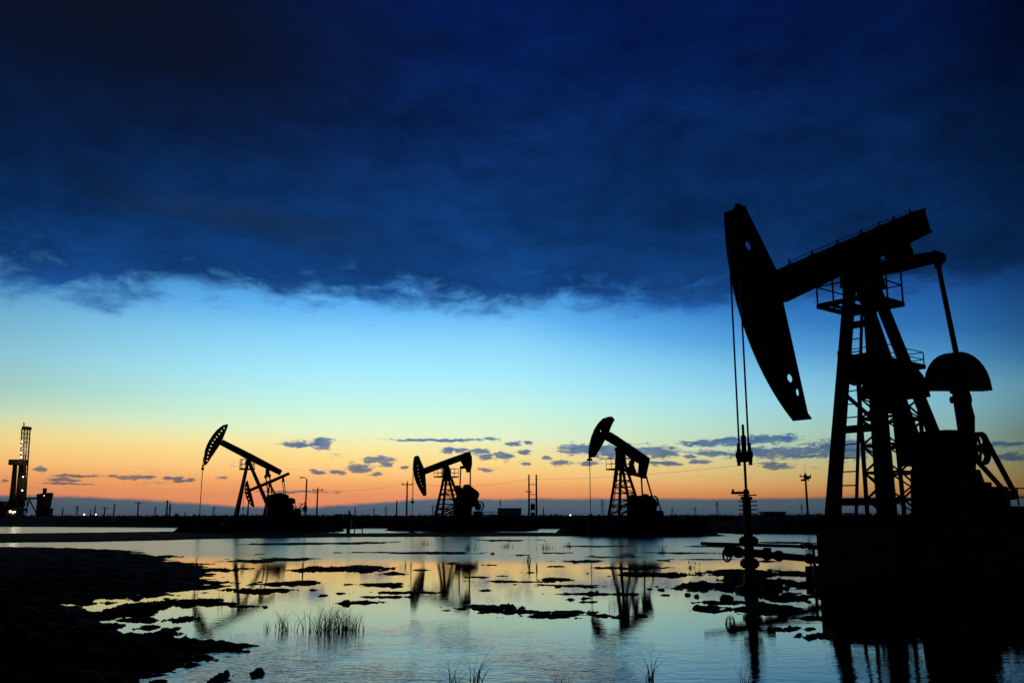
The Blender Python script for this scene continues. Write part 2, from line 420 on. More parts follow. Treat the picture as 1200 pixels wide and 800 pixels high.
# ------------------------------------------------------------------ terrain
def vnoise(x, y, seed):
    xi = np.floor(x).astype(np.int64); yi = np.floor(y).astype(np.int64)
    fx = x - xi; fy = y - yi; fx = fx*fx*(3-2*fx); fy = fy*fy*(3-2*fy)
    def hsh(a, b):
        n = (a * 374761393 + b * 668265263 + seed * 974634777) & 0x7fffffff
        n = ((n ^ (n >> 13)) * 1274126177) & 0x7fffffff
        n = (n ^ (n >> 16)) & 0xffff
        return n / 65535.0
    return (hsh(xi, yi)*(1-fx) + hsh(xi+1, yi)*fx)*(1-fy) + (hsh(xi, yi+1)*(1-fx) + hsh(xi+1, yi+1)*fx)*fy
def fbm(x, y, seed, octv=4, gain=0.5):
    s = 0; a = 1; t = 0
    for k in range(octv):
        s = s + a * (vnoise(x, y, seed + k) - 0.5); t += a; a *= gain; x = x * 2.03 + 11.3; y = y * 2.03 + 5.7
    return s / t * 2.0
def poly_sd(x, y, poly):
    P = np.array(poly); n = len(P); d = np.full(x.shape, 1e9); ins = np.zeros(x.shape, bool)
    for i in range(n):
        a = P[i]; b = P[(i+1) % n]; e = b - a
        t = np.clip(((x-a[0])*e[0] + (y-a[1])*e[1]) / (e @ e + 1e-9), 0, 1)
        d = np.minimum(d, np.hypot(x - a[0] - t*e[0], y - a[1] - t*e[1]))
        c = (a[1] > y) != (b[1] > y)
        xx = (b[0]-a[0]) * (y-a[1]) / (b[1]-a[1] + 1e-12) + a[0]
        ins ^= c & (x < xx)
    return np.where(ins, d, -d)
# shores read off the photograph and laid out on the ground: (polygon, slope, top height, wobble in metres)
def gp(pts): return [ground(a, b) for a, b in pts]
LANDS = [
 # broad left mud flat, upper lobe
 (gp([(-260,642.5),(60,643),(160,644.5),(172,648),(200,655),(232,664),(236,672),(262,684),(250,689),(205,693),(150,699),(100,702),(60,708),(40,716),(-260,716)]), 0.06, 0.22, 1.3),
 # nearer left bank of churned mud
 (gp([(-300,702),(40,712),(90,711),(120,716),(150,720),(135,728),(140,745),(190,748),(240,752),(296,754),(300,757),(262,766),(238,773),(200,783),(172,792),(165,806),(150,860),(-600,860),(-600,720)]), 0.16, 0.32, 0.42),
 # far dyke along the horizon
 ([ground(-900,616.2), ground(0,616.6), ground(250,618.2), ground(460,618.8), ground(560,619.0), ground(690,619.2), ground(790,621), ground(850,625), ground(960,626), ground(1250,627), ground(2200,630), (900,300), (3000,2500), (-3000,2500), (-900,250)], 0.16, 1.56, 1.6),
 # thin strip of land in front of the dyke
 (gp([(-700,624.8),(0,625.6),(240,622.6),(300,622.2),(420,625.2),(560,624),(640,624.2),(700,625),(800,625),(850,626.5),(850,628.2),(790,629.8),(700,628.2),(600,628.2),(420,629),(330,630.2),(240,631.4),(120,634.6),(0,635.6),(-700,638)]), 0.05, 0.09, 0.8),
]
PADS = [  # mounds that carry the far pumpjacks: centre pixel, half sizes in metres, height
 ((312,622.6), 5.2, 4.6, 1.30), ((545,620.6), 6.2, 5.2, 1.30), ((741,625.4), 4.6, 4.2, 1.32), ((318,614.6), 7.0, 6.0, 1.30)]
ISL = [  # low mud islands: centre and half sizes in photo pixels, height
 (318,656,54,2.6,.07),(387,666,34,2.6,.09),(342,683,37,2,.07),(303,693,25,2,.07),(348,637,56,1.2,.08),(430,636,30,1.4,.08),(516,648,60,1.5,.08),
 (425,666,28,3,.09),(438,685,40,2,.06),(421,706,22,1.8,.05),(476,694,38,1.1,.04),(566,712.5,34,3.6,.07),(655,720.5,62,2.8,.05),(678,658,36,1.5,.08),
 (650,679,18,1.5,.05),(763,673,60,1.8,.08),(172,652,40,2.4,.10),(200,737,13,2.6,.05),(884,688,70,4.6,.14),(878,672,62,2.8,.12),(880,684,22,7,.26),
 (922,702,30,2.4,.06),(895,714,82,4.2,.08),(918,737,24,1.6,.04),(966,745,30,3.2,.06),(1010,752,30,2,.04),(1090,690,150,10,.16),(165,712,24,8,.10),(215,706,34,3.5,.07),(245,704,14,3.5,.08),
 (627,717,75,1.6,.05),(70,706,50,2.5,.06),(120,690,30,4,.08),(240,668,26,2,.06),(205,661,30,2,.07),(160,726,26,2.2,.05),(190,743,24,1.8,.05),(120,735,16,3,.06),(290,666,14,.8,.04),(460,672,18,.9,.04),(735,696,12,.8,.03),(690,705,10,.7,.025),(850,706,30,1.6,.05),(960,724,30,2,.04),(590,633,36,1.0,.06),(840,640,30,1.0,.06),(700,640,40,0.9,.05),(930,636,40,1.2,.07),(1000,640,60,2,.08),(300,789,14,3.5,.05),(260,794,13,5,.07),(560,676,14,1,.03),
 (1120,735,60,3,.05),(215,725,20,3,.06),(255,762,30,3,.06),(178,735,14,2,.04)]
_rg = random.Random(21)
for _k in range(46):                      # thin bars and skins of mud scattered through the shallows
    _cy = 645 + 66 * _rg.random() ** 1.2; _cx = _rg.uniform(240, 930)
    if abs(_cx - 735) < 36 and _cy > 690: continue
    ISL.append((_cx, _cy, _rg.choice((5, 7, 9, 14, 22, 34, 46)), _rg.uniform(0.55, 1.15), 0.035))
def terrain_height(x, y):
    r = np.hypot(x, y)
    w1 = fbm(x*0.55, y*0.55, 3, 5, 0.66); w2 = fbm(x*2.6, y*2.6, 17, 5, 0.66); w0 = fbm(x*0.09, y*0.09, 29, 3)
    F = np.full(x.shape, -0.30)
    for poly, slope, top, wob in LANDS:
        sd = poly_sd(x, y, poly) + wob * (w1 * 0.9 + w2 * 0.8)
        F = np.maximum(F, np.clip(sd * slope, -0.3, top))
    rag = w1 * 0.55 + w2 * 0.6
    for (cx, cy, rx, ry, hh) in ISL:
        g0 = ground(cx, cy); gx = ground(cx + rx, cy)[0] - g0[0]
        gy = (ground(cx, cy - ry)[1] - ground(cx, cy + ry)[1]) / 2
        d = np.hypot((x - g0[0]) / gx, (y - g0[1]) / gy)
        m = d < 2.5
        v = np.full(x.shape, -0.3)
        u_, v_ = (x[m] - g0[0]) / gx, (y[m] - g0[1]) / gy
        q = min(gx / max(gy, 0.01), 6.0)
        sc = 1.0 + 0.25 * (cx % 3)
        ragg = fbm(u_ * 1.6 * max(1.0, q * 0.6) * sc + cx, v_ * 1.3 + cy, 101 + int(cx) % 7, 5, 0.68)
        v[m] = np.clip((0.86 - d[m] + ragg * 1.3 + w2[m] * 0.55 + w1[m] * 0.2) * hh * 1.1, -0.3, hh * 0.5)
        F = np.maximum(F, v)
    for (c, ax, ay, hh) in PADS:
        g0 = ground(*c)
        d = np.maximum(np.abs(x - g0[0]) / ax, np.abs(y - g0[1]) / ay)
        F = np.maximum(F, np.clip((1.34 + 0.22 * w1 + 0.10 * w0 - d) * 2.8, -0.3, 1.0) * hh)
    far = np.clip((r - 170) / 30, 0, 1)
    F = np.maximum(F, far * 1.56 - 0.3 * (1 - far))
    # clods and ruts on whatever stands out of the water
    land = np.clip((F + 0.06) / 0.14, 0, 1)
    near = np.clip(1.25 - r / 34.0, 0.0, 1)
    c1 = fbm(x*1.7, y*1.7, 41, 5, 0.62); c2 = np.abs(fbm(x*6.5, y*6.5, 53, 4, 0.6))
    big = np.clip(F / 0.2, 0, 1)
    c3 = fbm(x*9.0, y*9.0, 61, 3, 0.6)
    F = F + land * (c3 * 0.022 * near + c1 * (0.022 + 0.030 * near + 0.10 * near * big) + c2 * (0.015 + 0.07 * big) * near)
    # specks of mud breaking the surface near the shores
    speck = np.clip(fbm(x*3.3, y*2.1, 71, 4, 0.6) - 0.40, 0, 0.10) * 0.42
    F = F + speck * np.clip((F + 0.29) * 8, 0, 1) * near
    hi = np.clip((F - 1.1) / 0.3, 0, 1)
    F = F + hi * (0.18 * fbm(x*0.25, y*0.05, 83, 4) + 0.06 * w1)
    return F
th = np.concatenate([np.linspace(-180, -40, 46)[:-1], np.linspace(-40, 40, 781), np.linspace(40, 180, 46)[1:]]) * math.pi / 180
rr = np.concatenate([np.exp(np.linspace(math.log(2.5), math.log(150.0), 840)), np.exp(np.linspace(math.log(152.0), math.log(7000.0), 44))])
RR, TT = np.meshgrid(rr, th, indexing='ij')
gx_, gy_ = RR * np.sin(TT), RR * np.cos(TT)
gz_ = terrain_height(gx_, gy_)
nr, nt_ = RR.shape
verts = np.stack([gx_, gy_, gz_], -1).reshape(-1, 3)
ii = np.arange(nr * nt_).reshape(nr, nt_)
quads = np.stack([ii[:-1, :-1], ii[:-1, 1:], ii[1:, 1:], ii[1:, :-1]], -1).reshape(-1, 4)
quads = quads[:, ::-1]
me = bpy.data.meshes.new('ground')
capv = len(verts)
verts = np.vstack([verts, [[0, 0, 0.05]]])
cap = np.stack([ii[0, 1:], ii[0, :-1], np.full(nt_ - 1, capv)], -1)[:, ::-1]
me.vertices.add(len(verts)); me.vertices.foreach_set('co', verts.astype(np.float32).ravel())
nl = len(quads) * 4 + len(cap) * 3
me.loops.add(nl); me.loops.foreach_set('vertex_index', np.concatenate([quads.ravel(), cap.ravel()]).astype(np.int32))
starts = np.concatenate([np.arange(len(quads)) * 4, len(quads) * 4 + np.arange(len(cap)) * 3]).astype(np.int32)
me.polygons.add(len(starts)); me.polygons.foreach_set('loop_start', starts)
me.update(calc_edges=True); me.validate()
me.polygons.foreach_set('use_smooth', np.ones(len(me.polygons), bool))
g = link_mesh('ground', me, MUD); g['kind'] = 'structure'
def hz(x, y): return float(terrain_height(np.array([x]), np.array([y]))[0])

n = 64
wv = [(0, 0, 0)] + [(260 * math.sin(2*math.pi*i/n), 260 * math.cos(2*math.pi*i/n), 0) for i in range(n)]
wm = bpy.data.meshes.new('water'); wm.from_pydata(wv, [], [(0, 1 + (i+1) % n, 1 + i) for i in range(n)]); wm.update()
w = link_mesh('water', wm, WATER); w['kind'] = 'structure'
# ------------------------------------------------------------------ pumpjacks
class Plane:
    """vertical plane of one walking beam: x runs from the samson post towards the well, y to its side, z up from its base"""
    def __init__(self, P, H, z0):
        self.P = Vector((P[0], P[1])); self.H = Vector(H).normalized(); self.L = Vector((-self.H.y, self.H.x)); self.z0 = z0
        self.rz = math.atan2(self.H.y, self.H.x)
    def loc(self, px, py, q=0.0):
        r = ray(px, py); b = self.P + self.L * q
        t = b.dot(self.L) / (r[0] * self.L.x + r[1] * self.L.y)
        Q = Vector((r[0] * t, r[1] * t)) - b
        return (Q.dot(self.H), CAM_H + r[2] * t - self.z0)
    def pts(self, lst, q=0.0): return [self.loc(a, b, q) for a, b in lst]
    def world(self, x, y, z=0.0):
        v = self.P + self.H * x + self.L * y
        return Vector((v.x, v.y, self.z0 + z))
    def root(self, name): return empty(name, (self.P.x, self.P.y, self.z0), self.rz)

def part(name, m, parent, fn):
    b = MB(); fn(b); return b.build(name, m, parent)

def ladder_part(root, foot, head, width, spacing, side, rail=0.05, skip_foot=0.12):
    foot = Vector(foot); head = Vector(head); side = Vector(side).normalized()
    L = part('ladder', STEEL, root, lambda b: [b.bar(foot + side * (width/2*s), head + side * (width/2*s), rail, rail, side=side) for s in (-1, 1)])
    n = int((head - foot).length / spacing); d = (head - foot).normalized()
    me = None
    for i in range(n):
        c = foot + d * (skip_foot + spacing * i)
        if me is None:
            b = MB(); b.tube(-side * (width/2), side * (width/2), 0.016, n=6); o = b.build('rung', STEEL, L); me = o.data
        else:
            o = link_mesh('rung', me, None, L)
        o.location = c
    return L
def crate_platform(root, x0, x1, y0, y1, z, rail_h, t=0.04, gap=None, slats=None):
    """steel service platform with open frame deck and guard rail round it"""
    def deck(b):
        b.bar((x0,y0,z),(x1,y0,z),0.08,0.10); b.bar((x0,y1,z),(x1,y1,z),0.08,0.10)
        b.bar((x0,y0,z),(x0,y1,z),0.08,0.10,side=(1,0,0)); b.bar((x1,y0,z),(x1,y1,z),0.08,0.10,side=(1,0,0))
        for k in range(1, 4):
            yy = y0 + (y1-y0)*k/4; b.bar((x0,yy,z-0.03),(x1,yy,z-0.03),0.05,0.07)
    D = part('work_platform', STEEL, root, deck)
    n = slats or 7
    me = None
    for k in range(n):
        if gap and gap[0] < (k + 0.5) / n < gap[1]: continue
        if me is None:
            b = MB(); b.box(-(x1-x0)/n*0.36, (x1-x0)/n*0.36, -(y1-y0)/2+0.03, (y1-y0)/2-0.03, 0.055, 0.075); o = b.build('deck_slat', STEEL, D); me = o.data
        else: o = link_mesh('deck_slat', me, None, D)
        o.location = (x0 + (x1-x0)*(k+0.5)/n, (y0+y1)/2, z)
    def rails(b):
        cs = [(x0,y0),(x0,(y0+y1)/2),(x0,y1),((x0+x1)/2,y1),(x1,y1),(x1,(y0+y1)/2),(x1,y0),((x0+x1)/2,y0)]
        for c in cs: b.tube((c[0],c[1],z),(c[0],c[1],z+rail_h),t/2,n=6)
        cc = [(x0,y0),(x0,y1),(x1,y1),(x1,y0),(x0,y0)]
        for hh in (0.5, 1.0):
            for a, c in zip(cc[:-1], cc[1:]): b.tube((a[0],a[1],z+rail_h*hh),(c[0],c[1],z+rail_h*hh),t/2*0.85,n=6)
    part('guard_rail', STEEL, D, rails)
    return D
def half_disc(cx, cz, rw, hgt, n=14):
    pts = [(cx - rw, cz)]
    for i in range(n + 1):
        a = math.pi - math.pi * i / n
        pts.append((cx + rw * 0.98 * math.cos(a), cz + 0.10 + (hgt - 0.10) * math.sin(a) ** 1.05 if 0 < i < n else cz + 0.10))
    pts.append((cx + rw, cz))
    return [(x, z - (x - cx) * 0.085) for x, z in pts]

# ---- the near pumpjack on its concrete base, seen against the sky at the right
NEAR_BASE = 1.20
NP = Plane((8.5538, 21.0), (-0.7817, -0.6237), NEAR_BASE)
def near_pumpjack():
    r = NP.root('pumpjack')
    tag(r, 'big black pumpjack nearest the camera at the right with ladder and half-disc counterweights', 'pumpjack', 'pumpjacks of the oil field')
    z0 = NEAR_BASE
    zz = lambda v: v - z0
    # walking beam, head end low
    ang = math.atan2(6.385 - 9.47, 3.535 + 3.62)          # falls towards the head
    c, s = math.cos(ang), math.sin(ang)
    O = Vector((0.0, 0.0, zz(7.915)))
    def B(u, v, y=0.0): return Vector((O.x + u*c - v*s, y, O.z + u*s + v*c))
    def beam(b):
        b.bar(B(-3.72,0.255), B(3.9,0.255), 0.36, 0.05); b.bar(B(-3.72,-0.385), B(3.9,-0.385), 0.36, 0.05)
        b.bar(B(-3.70,-0.065), B(3.9,-0.065), 0.05, 0.60)
        for u in (-3.68,-3.0,-2.1,-1.2,-0.4,0.4,1.2,2.1,3.0): b.bar(B(u-0.012,-0.065), B(u+0.012,-0.065), 0.30, 0.60)
    wb = part('walking_beam', STEEL, r, beam)
    def sline(b):
        us = (-2.9,-1.9,-1.1,-0.1,1.1,2.3,3.3)
        for u in us: b.bar(B(u,0.28,0.12), B(u,0.42,0.12), 0.035); b.bar(B(u-0.10,0.30,0.1), B(u+0.10,0.30,0.1), 0.06)
        for a, d in zip(us[:-1], us[1:]): b.tube(B(a,0.38,0.12), B(d,0.38,0.12), 0.010, n=5)
    part('safety_line', ROPE, wb, sline)
    # horse head: web plate with openings, curved front flange, back flange
    PZ = (0.0, zz(7.487)); Rh = 4.93
    def arc(z): return math.sqrt(max(0.1, Rh*Rh - (z - PZ[1])**2))
    ztop, zbot = zz(7.80), zz(3.48)
    zs = [ztop + (zbot - ztop) * i / 22 for i in range(23)]
    front = [(arc(z), z) for z in zs]
    back = [(2.72, zz(3.56)), (3.40, zz(6.0)), (3.62, zz(6.75)), (4.60, zz(7.95)), (4.80, zz(7.97))]
    outer = front + back
    def hole(px, py, rx, rz): x, z = NP.loc(px, py); return ell(x, z, rx, rz, 10)
    hs = [hole(870,265,0.06,0.05), hole(876.5,288,0.14,0.11), hole(925.5,443,0.14,0.10), hole(934.5,459.5,0.10,0.10)]
    hh = plate_with_holes('horse_head', outer, hs, -0.035, 0.035, STEEL, r)
    fl = MB().strip([(x + 0.012, z) for x, z in front], -0.23, 0.23, 0.035)
    fl.strip([(2.72, zz(3.56)), (3.40, zz(6.0)), (3.62, zz(6.75)), (4.60, zz(7.95))], -0.05, 0.05, 0.03)
    fl.build('flange', STEEL, hh)
    part('head_clamp', STEEL, hh, lambda b: [b.bar(B(3.45,0.0,y), B(4.35,0.0,y), 0.05, 0.62) for y in (-0.17, 0.17)])
    # bridle ropes, hanger bar and polished rod over the well
    zc = zz(2.62)
    for y in (-0.115, 0.115):
        pts = [(front[k][0] + 0.05, y, front[k][1]) for k in range(0, 3)] + [(Rh + 0.05, y, PZ[1]), (Rh + 0.05, y, zc)]
        part('bridle_rope', ROPE, r, lambda b: b.path(pts, 0.020, 6))
    xw = Rh + 0.05
    def carrier(b):
        b.box(xw-0.06, xw+0.06, -0.17, 0.17, zc-0.05, zc+0.07)
        for y in (-0.14, 0.14): b.tube((xw,y,zc-0.20),(xw,y,zc+0.12),0.035,n=8)
        b.tube((xw,0,zc+0.07),(xw,0,zc+0.40),0.05,n=8); b.box(xw-0.10,xw+0.10,-0.12,0.12,zc-0.13,zc-0.04)
        for y in (-0.13, 0.13): b.tube((xw,y,zc+0.06),(xw,y,zc+0.24),0.035,n=8)
    part('carrier_bar', STEEL, r, carrier)
    part('polished_rod', GALV, r, lambda b: b.tube((xw,0,zz(1.72)),(xw,0,zc+0.62),0.026,n=8))
    # samson post: two front legs with ladder, one rear leg, cross members
    apex = (0.0, zz(7.30))
    for sg in (-1, 1):
        part('front_leg', STEEL, r, lambda b: b.bar((0.98,0.66*sg,0.0), (0.10,0.22*sg,apex[1]-0.1), 0.26, 0.24, w2=0.22, h2=0.20))
    for sg in (-1, 1):
        part('rear_leg', STEEL, r, lambda b: b.bar((-3.75,0.34*sg,0.0), (-0.12,0.16*sg,apex[1]-0.1), 0.24, 0.26, w2=0.20, h2=0.22))
    def LG(z, q): t = z / (apex[1]-0.1); return (0.98 + (0.10-0.98)*t, q*(0.66 + (0.22-0.66)*t))
    for z, hgt in ((zz(1.75), 0.17), (zz(3.42), 0.17), (zz(4.9), 0.13), (zz(5.95), 0.15)):
        x, y = LG(z, 1); part('cross_member', STEEL, r, lambda b: b.bar((x,-y,z),(x,y,z),0.12,hgt))
    part('brace', STEEL, r, lambda b: b.bar((LG(3.15,-1)[0],LG(3.15,-1)[1],3.15),(LG(2.3,1)[0],LG(2.3,1)[1],2.3),0.08,0.08))
    part('post_cap', STEEL, r, lambda b: (b.prism([(-0.52,zz(6.9)),(0.42,zz(6.9)),(0.36,zz(7.38)),(-0.36,zz(7.38))], -0.34, 0.34),
         b.box(-0.30,0.30,-0.42,0.42,zz(7.38),zz(7.46))))
    part('saddle_bearing', STEEL, r, lambda b: (b.tube((0,-0.46,zz(7.52)),(0,0.46,zz(7.52)),0.16,n=14), b.prism([(-0.34,zz(7.46)),(0.34,zz(7.46)),(0.24,zz(7.72)),(-0.24,zz(7.76))],-0.26,0.26)))
    f0 = Vector((1.18, -0.13, 0.02)); f1 = Vector((0.32, -0.04, zz(6.5)))
    ladder_part(r, f0, f1, 0.40, 0.318, (0,1,0), 0.055, 0.27)
    crate_platform(r, -0.50, 0.92, -0.66, 0.74, zz(6.42), 0.95, 0.045, (0.30, 0.72), 9)
    # inner lattice frame with a half-height landing
    lx0, lx1, ly = -0.25, -1.55, 0.46
    zt = zz(5.0)
    def lattice(b):
        for x in (lx0, lx1):
            for y in (-ly, ly): b.bar((x,y,0),(x*0.9,y*0.9,zt),0.075,0.075)
        zl = [0.05, 0.62, 1.25, 1.9, 2.55, 3.1, zt]
        for k, (a, d) in enumerate(zip(zl[:-1], zl[1:])):
            for x in (lx0, lx1):
                b.bar((x,-ly,d),(x,ly,d),0.06,0.06); b.bar((x,-ly,a),(x,ly,d),0.035); b.bar((x,ly,a),(x,-ly,d),0.035)
            for y in (-ly, ly):
                b.bar((lx0,y,d),(lx1,y,d),0.06,0.06); b.bar((lx0,y,a),(lx1,y,d),0.035); b.bar((lx1,y,a),(lx0,y,d),0.035)
    part('lattice_frame', STEEL, r, lattice)
    crate_platform(r, -1.50, 0.25, -0.62, 0.62, zz(5.02), 0.36, 0.03)
    part('control_cabinet', STEEL, r, lambda b: b.prism([(0.62,zz(4.55)),(0.68,zz(4.98)),(0.40,zz(5.22)),(0.0,zz(5.30)),(-0.3,zz(5.0)),(-0.2,zz(4.62)),(0.2,zz(4.5))], -0.30, 0.24))
    # equalizer and pitman arms
    ex, ez = -1.95, zz(7.82)
    part('equalizer_bearing', STEEL, r, lambda b: (b.prism([(ex-0.28,ez+0.16),(ex+0.28,ez+0.12),(ex+0.24,ez+0.50),(ex-0.28,ez+0.62)],-0.20,0.20), b.tube((ex,-0.32,ez+0.30),(ex,0.32,ez+0.30),0.15,n=12)))
    def equal(b):
        b.bar((ex,-0.92,ez),(ex,0,ez+0.03),0.20,0.26,side=(1,0,0),w2=0.26,h2=0.36); b.bar((ex,0,ez+0.03),(ex,0.94,ez),0.26,0.36,side=(1,0,0),w2=0.20,h2=0.26)
        for y in (-0.98, 0.98): b.tube((ex-0.16,y,ez-0.02),(ex+0.16,y,ez-0.02),0.16,n=12); b.bar((ex,y,ez-0.02),(ex,y,ez-0.30),0.13,0.13)
    part('equalizer', STEEL, r, equal)
    pin = (-2.72, zz(4.30))
    for y in (-0.98, 0.98):
        part('pitman_arm', STEEL, r, lambda b: (b.tube((ex,y,ez-0.2),(pin[0],y,pin[1]),0.058,0.072,n=10), b.tube((pin[0],y-0.07,pin[1]),(pin[0],y+0.07,pin[1]),0.20,n=12)))
    # cranks with half-disc counterweights on top
    sx, szz = -2.98, zz(3.12)
    part('crankshaft', STEEL, r, lambda b: b.tube((sx,-0.98,szz),(sx,0.98,szz),0.13,n=12))
    for y in (-0.82, 0.82):
        def crank(b):
            b.prism([(sx-0.24,szz-0.40),(sx+0.22,szz-0.40),(sx+0.28,szz-0.12),(sx+0.30,szz+0.5),(sx+0.40,zz(4.5)),(sx-0.06,zz(4.5)),(sx-0.30,szz+0.78),(sx-0.22,szz+0.4),(sx-0.30,szz)], y-0.10, y+0.10)
            b.tube((pin[0],y-0.2,pin[1]),(pin[0],y+0.2,pin[1]),0.09,n=10)
        ck = part('crank_arm', STEEL, r, crank)
        part('counterweight', STEEL, ck, lambda b: (b.prism(half_disc(-2.80, zz(4.52), 1.56, 0.98), y-0.14, y+0.14), b.box(-3.0,-2.6,y-0.16,y+0.16,zz(4.45),zz(5.40))))
    # gear reducer on its pedestal, belt drive and motor
    part('gearbox', STEEL, r, lambda b: b.prism([(-2.30,zz(2.75)),(-2.30,zz(3.46)),(-2.42,zz(3.54)),(-3.25,zz(3.58)),(-3.75,zz(3.40)),(-3.95,zz(3.05)),(-3.80,zz(2.60)),(-2.35,zz(2.60))],-0.36,0.58))
    part('gearbox_pedestal', STEEL, r, lambda b: b.prism([(-2.20,0.18),(-2.25,zz(1.90)),(-2.35,zz(2.60)),(-3.85,zz(2.60)),(-4.30,zz(1.88)),(-4.36,0.18)],-0.40,0.66))
    sc = (-3.92, 0.70, zz(3.14))
    def sheave(b):
        b.ring(sc, 0.40, 0.05, 0.16, 22)
        for k in range(5):
            a = 2*math.pi*k/5; b.bar(sc, (sc[0]+0.40*math.cos(a), sc[1], sc[2]+0.40*math.sin(a)), 0.05, 0.06)
        b.tube((sc[0],sc[1]-0.2,sc[2]),(sc[0],sc[1]+0.1,sc[2]),0.09,n=10)
    part('sheave', STEEL, r, sheave)
    mc = (-5.52, 0.70, zz(1.98))
    d = (Vector(mc) - Vector(sc)).normalized(); nn = Vector((-d.z, 0, d.x))
    for sg in (1, -1):
        part('drive_belt', RUBBER, r, lambda b: b.bar(Vector(sc)+nn*0.42*sg, Vector(mc)+nn*0.13*sg, 0.14, 0.035))
    part('motor', STEEL, r, lambda b: (b.tube((mc[0],0.55,mc[2]),(mc[0],-0.35,mc[2]),0.24,n=14), b.tube((mc[0],0.78,mc[2]),(mc[0],0.55,mc[2]),0.12,n=12), b.box(mc[0]-0.3,mc[0]+0.3,-0.3,0.5,zz(1.70),mc[2]-0.15), b.box(mc[0]-0.12,mc[0]+0.12,-0.1,0.14,mc[2]+0.2,mc[2]+0.36)))
    part('belt_guard', STEEL, r, lambda b: [b.tube((x,0.95,zz(1.70)),(x,0.95,zz(2.15)),0.02,n=6) for x in (-4.6,-5.2,-5.8,-6.4)] + [b.tube((-4.6,0.95,z),(-6.4,0.95,z),0.018,n=6) for z in (zz(1.92),zz(2.15))])
    def skid(b):
        for y in (-0.62, 0.62): b.box(-6.5,1.25,y-0.12,y+0.12,0.0,0.20)
        for x in (1.12,-0.4,-1.7,-3.0,-4.3,-6.3): b.box(x-0.08,x+0.08,-0.5,0.5,0.02,0.18)
        b.box(-6.4,-4.4,-0.76,0.92,0.205,zz(1.70)-0.01)
    part('base_skid', STEEL, r, skid)
    return r
near_pumpjack()
# concrete foundation under it, with steps
def near_foundation():
    r = empty('pump_foundation', (NP.P.x, NP.P.y, -0.3), NP.rz)
    tag(r, 'tall stained concrete foundation block standing in the mud under the nearest pumpjack', 'foundation')
    H = NEAR_BASE + 0.3
    part('upper_block', CONC, r, lambda b: b.box(-7.2,1.40,-0.80,1.06,0.62,H))
    part('footing', CONC, r, lambda b: b.box(-7.5,1.74,-0.92,1.34,0,0.622))
    for x in (1.0,-1.2,-2.4,-3.9,-6.0):
        for y in (-0.765, 0.765): part('anchor_bolt', STEEL, r, lambda b: b.tube((x,y,H-0.05),(x,y,H+0.10),0.03,n=6))
near_foundation()
# wellhead below the horse head
WELL = NP.world(4.98, 0.0)
def near_wellhead():
    gz = max(hz(WELL.x, WELL.y), 0.02)
    r = empty('wellhead', (WELL.x, WELL.y, gz), NP.rz)
    tag(r, 'wellhead valve tree with stuffing box on the mud below the nearest pumpjack', 'wellhead')
    k = lambda z: z - gz
    part('casing_head', STEEL, r, lambda b: b.lathe([(0.30,-0.3),(0.30,0.06),(0.14,0.10),(0.12,k(0.34)),(0.15,k(0.35)),(0.15,k(0.40)),(0.10,k(0.41)),(0.10,k(0.44))], n=14))
    part('tubing_head', STEEL, r, lambda b: (b.lathe([(0.10,k(0.42)),(0.15,k(0.43)),(0.15,k(0.60)),(0.10,k(0.61)),(0.09,k(0.72)),(0.12,k(0.74)),(0.12,k(0.78)),(0.09,k(0.80)),(0.09,k(0.84))], n=14), b.box(-0.12,0.12,-0.14,0.14,k(0.46),k(0.57))))
    part('pumping_tee', STEEL, r, lambda b: (b.lathe([(0.09,k(0.84)),(0.15,k(0.85)),(0.15,k(1.03)),(0.09,k(1.04)),(0.08,k(1.20)),(0.12,k(1.21)),(0.12,k(1.26)),(0.075,k(1.27)),(0.075,k(1.42))], n=12), b.box(-0.12,0.12,-0.14,0.14,k(0.88),k(1.0)), b.tube((0,-0.30,k(1.12)),(0,0.26,k(1.12)),0.05,n=8)))
    def stuff(b):
        b.lathe([(0.085,k(1.40)),(0.085,k(1.74)),(0.12,k(1.75)),(0.12,k(1.80)),(0.06,k(1.81)),(0.05,k(1.95))], n=10)
        for z in (1.46, 1.54, 1.62, 1.70, 1.82): b.box(-0.04,0.04,-0.17,0.22,k(z),k(z)+0.022)
        b.box(-0.04,0.04,-0.34,0.05,k(1.86),k(1.91)); b.tube((0,-0.32,k(1.88)),(0,-0.32,k(1.96)),0.025,n=6)
    part('stuffing_box', STEEL, r, stuff)
    def valve(b, sgn):
        y = -0.42 * sgn
        b.lathe([(0.06,-0.09),(0.08,-0.08),(0.08,0.08),(0.06,0.09)], c=(0,y,k(0.74)), n=8)
        b.tube((0,y,k(0.74)),(0,-0.05*sgn,k(0.74)),0.05,n=8)
    for sgn in (1, -1):
        v = part('gate_valve', STEEL, r, lambda b: valve(b, sgn))
        if sgn == 1:
            part('hand_wheel', STEEL, v, lambda b: (b.ring((0.0,-0.54,k(0.66)),0.13,0.025,0.03,16), b.tube((0,-0.58,k(0.66)),(0,-0.4,k(0.70)),0.02,n=6), b.bar((-0.13,-0.54,k(0.66)),(0.13,-0.54,k(0.66)),0.02), b.bar((0,-0.54,k(0.53)),(0,-0.54,k(0.79)),0.02)))
near_wellhead()
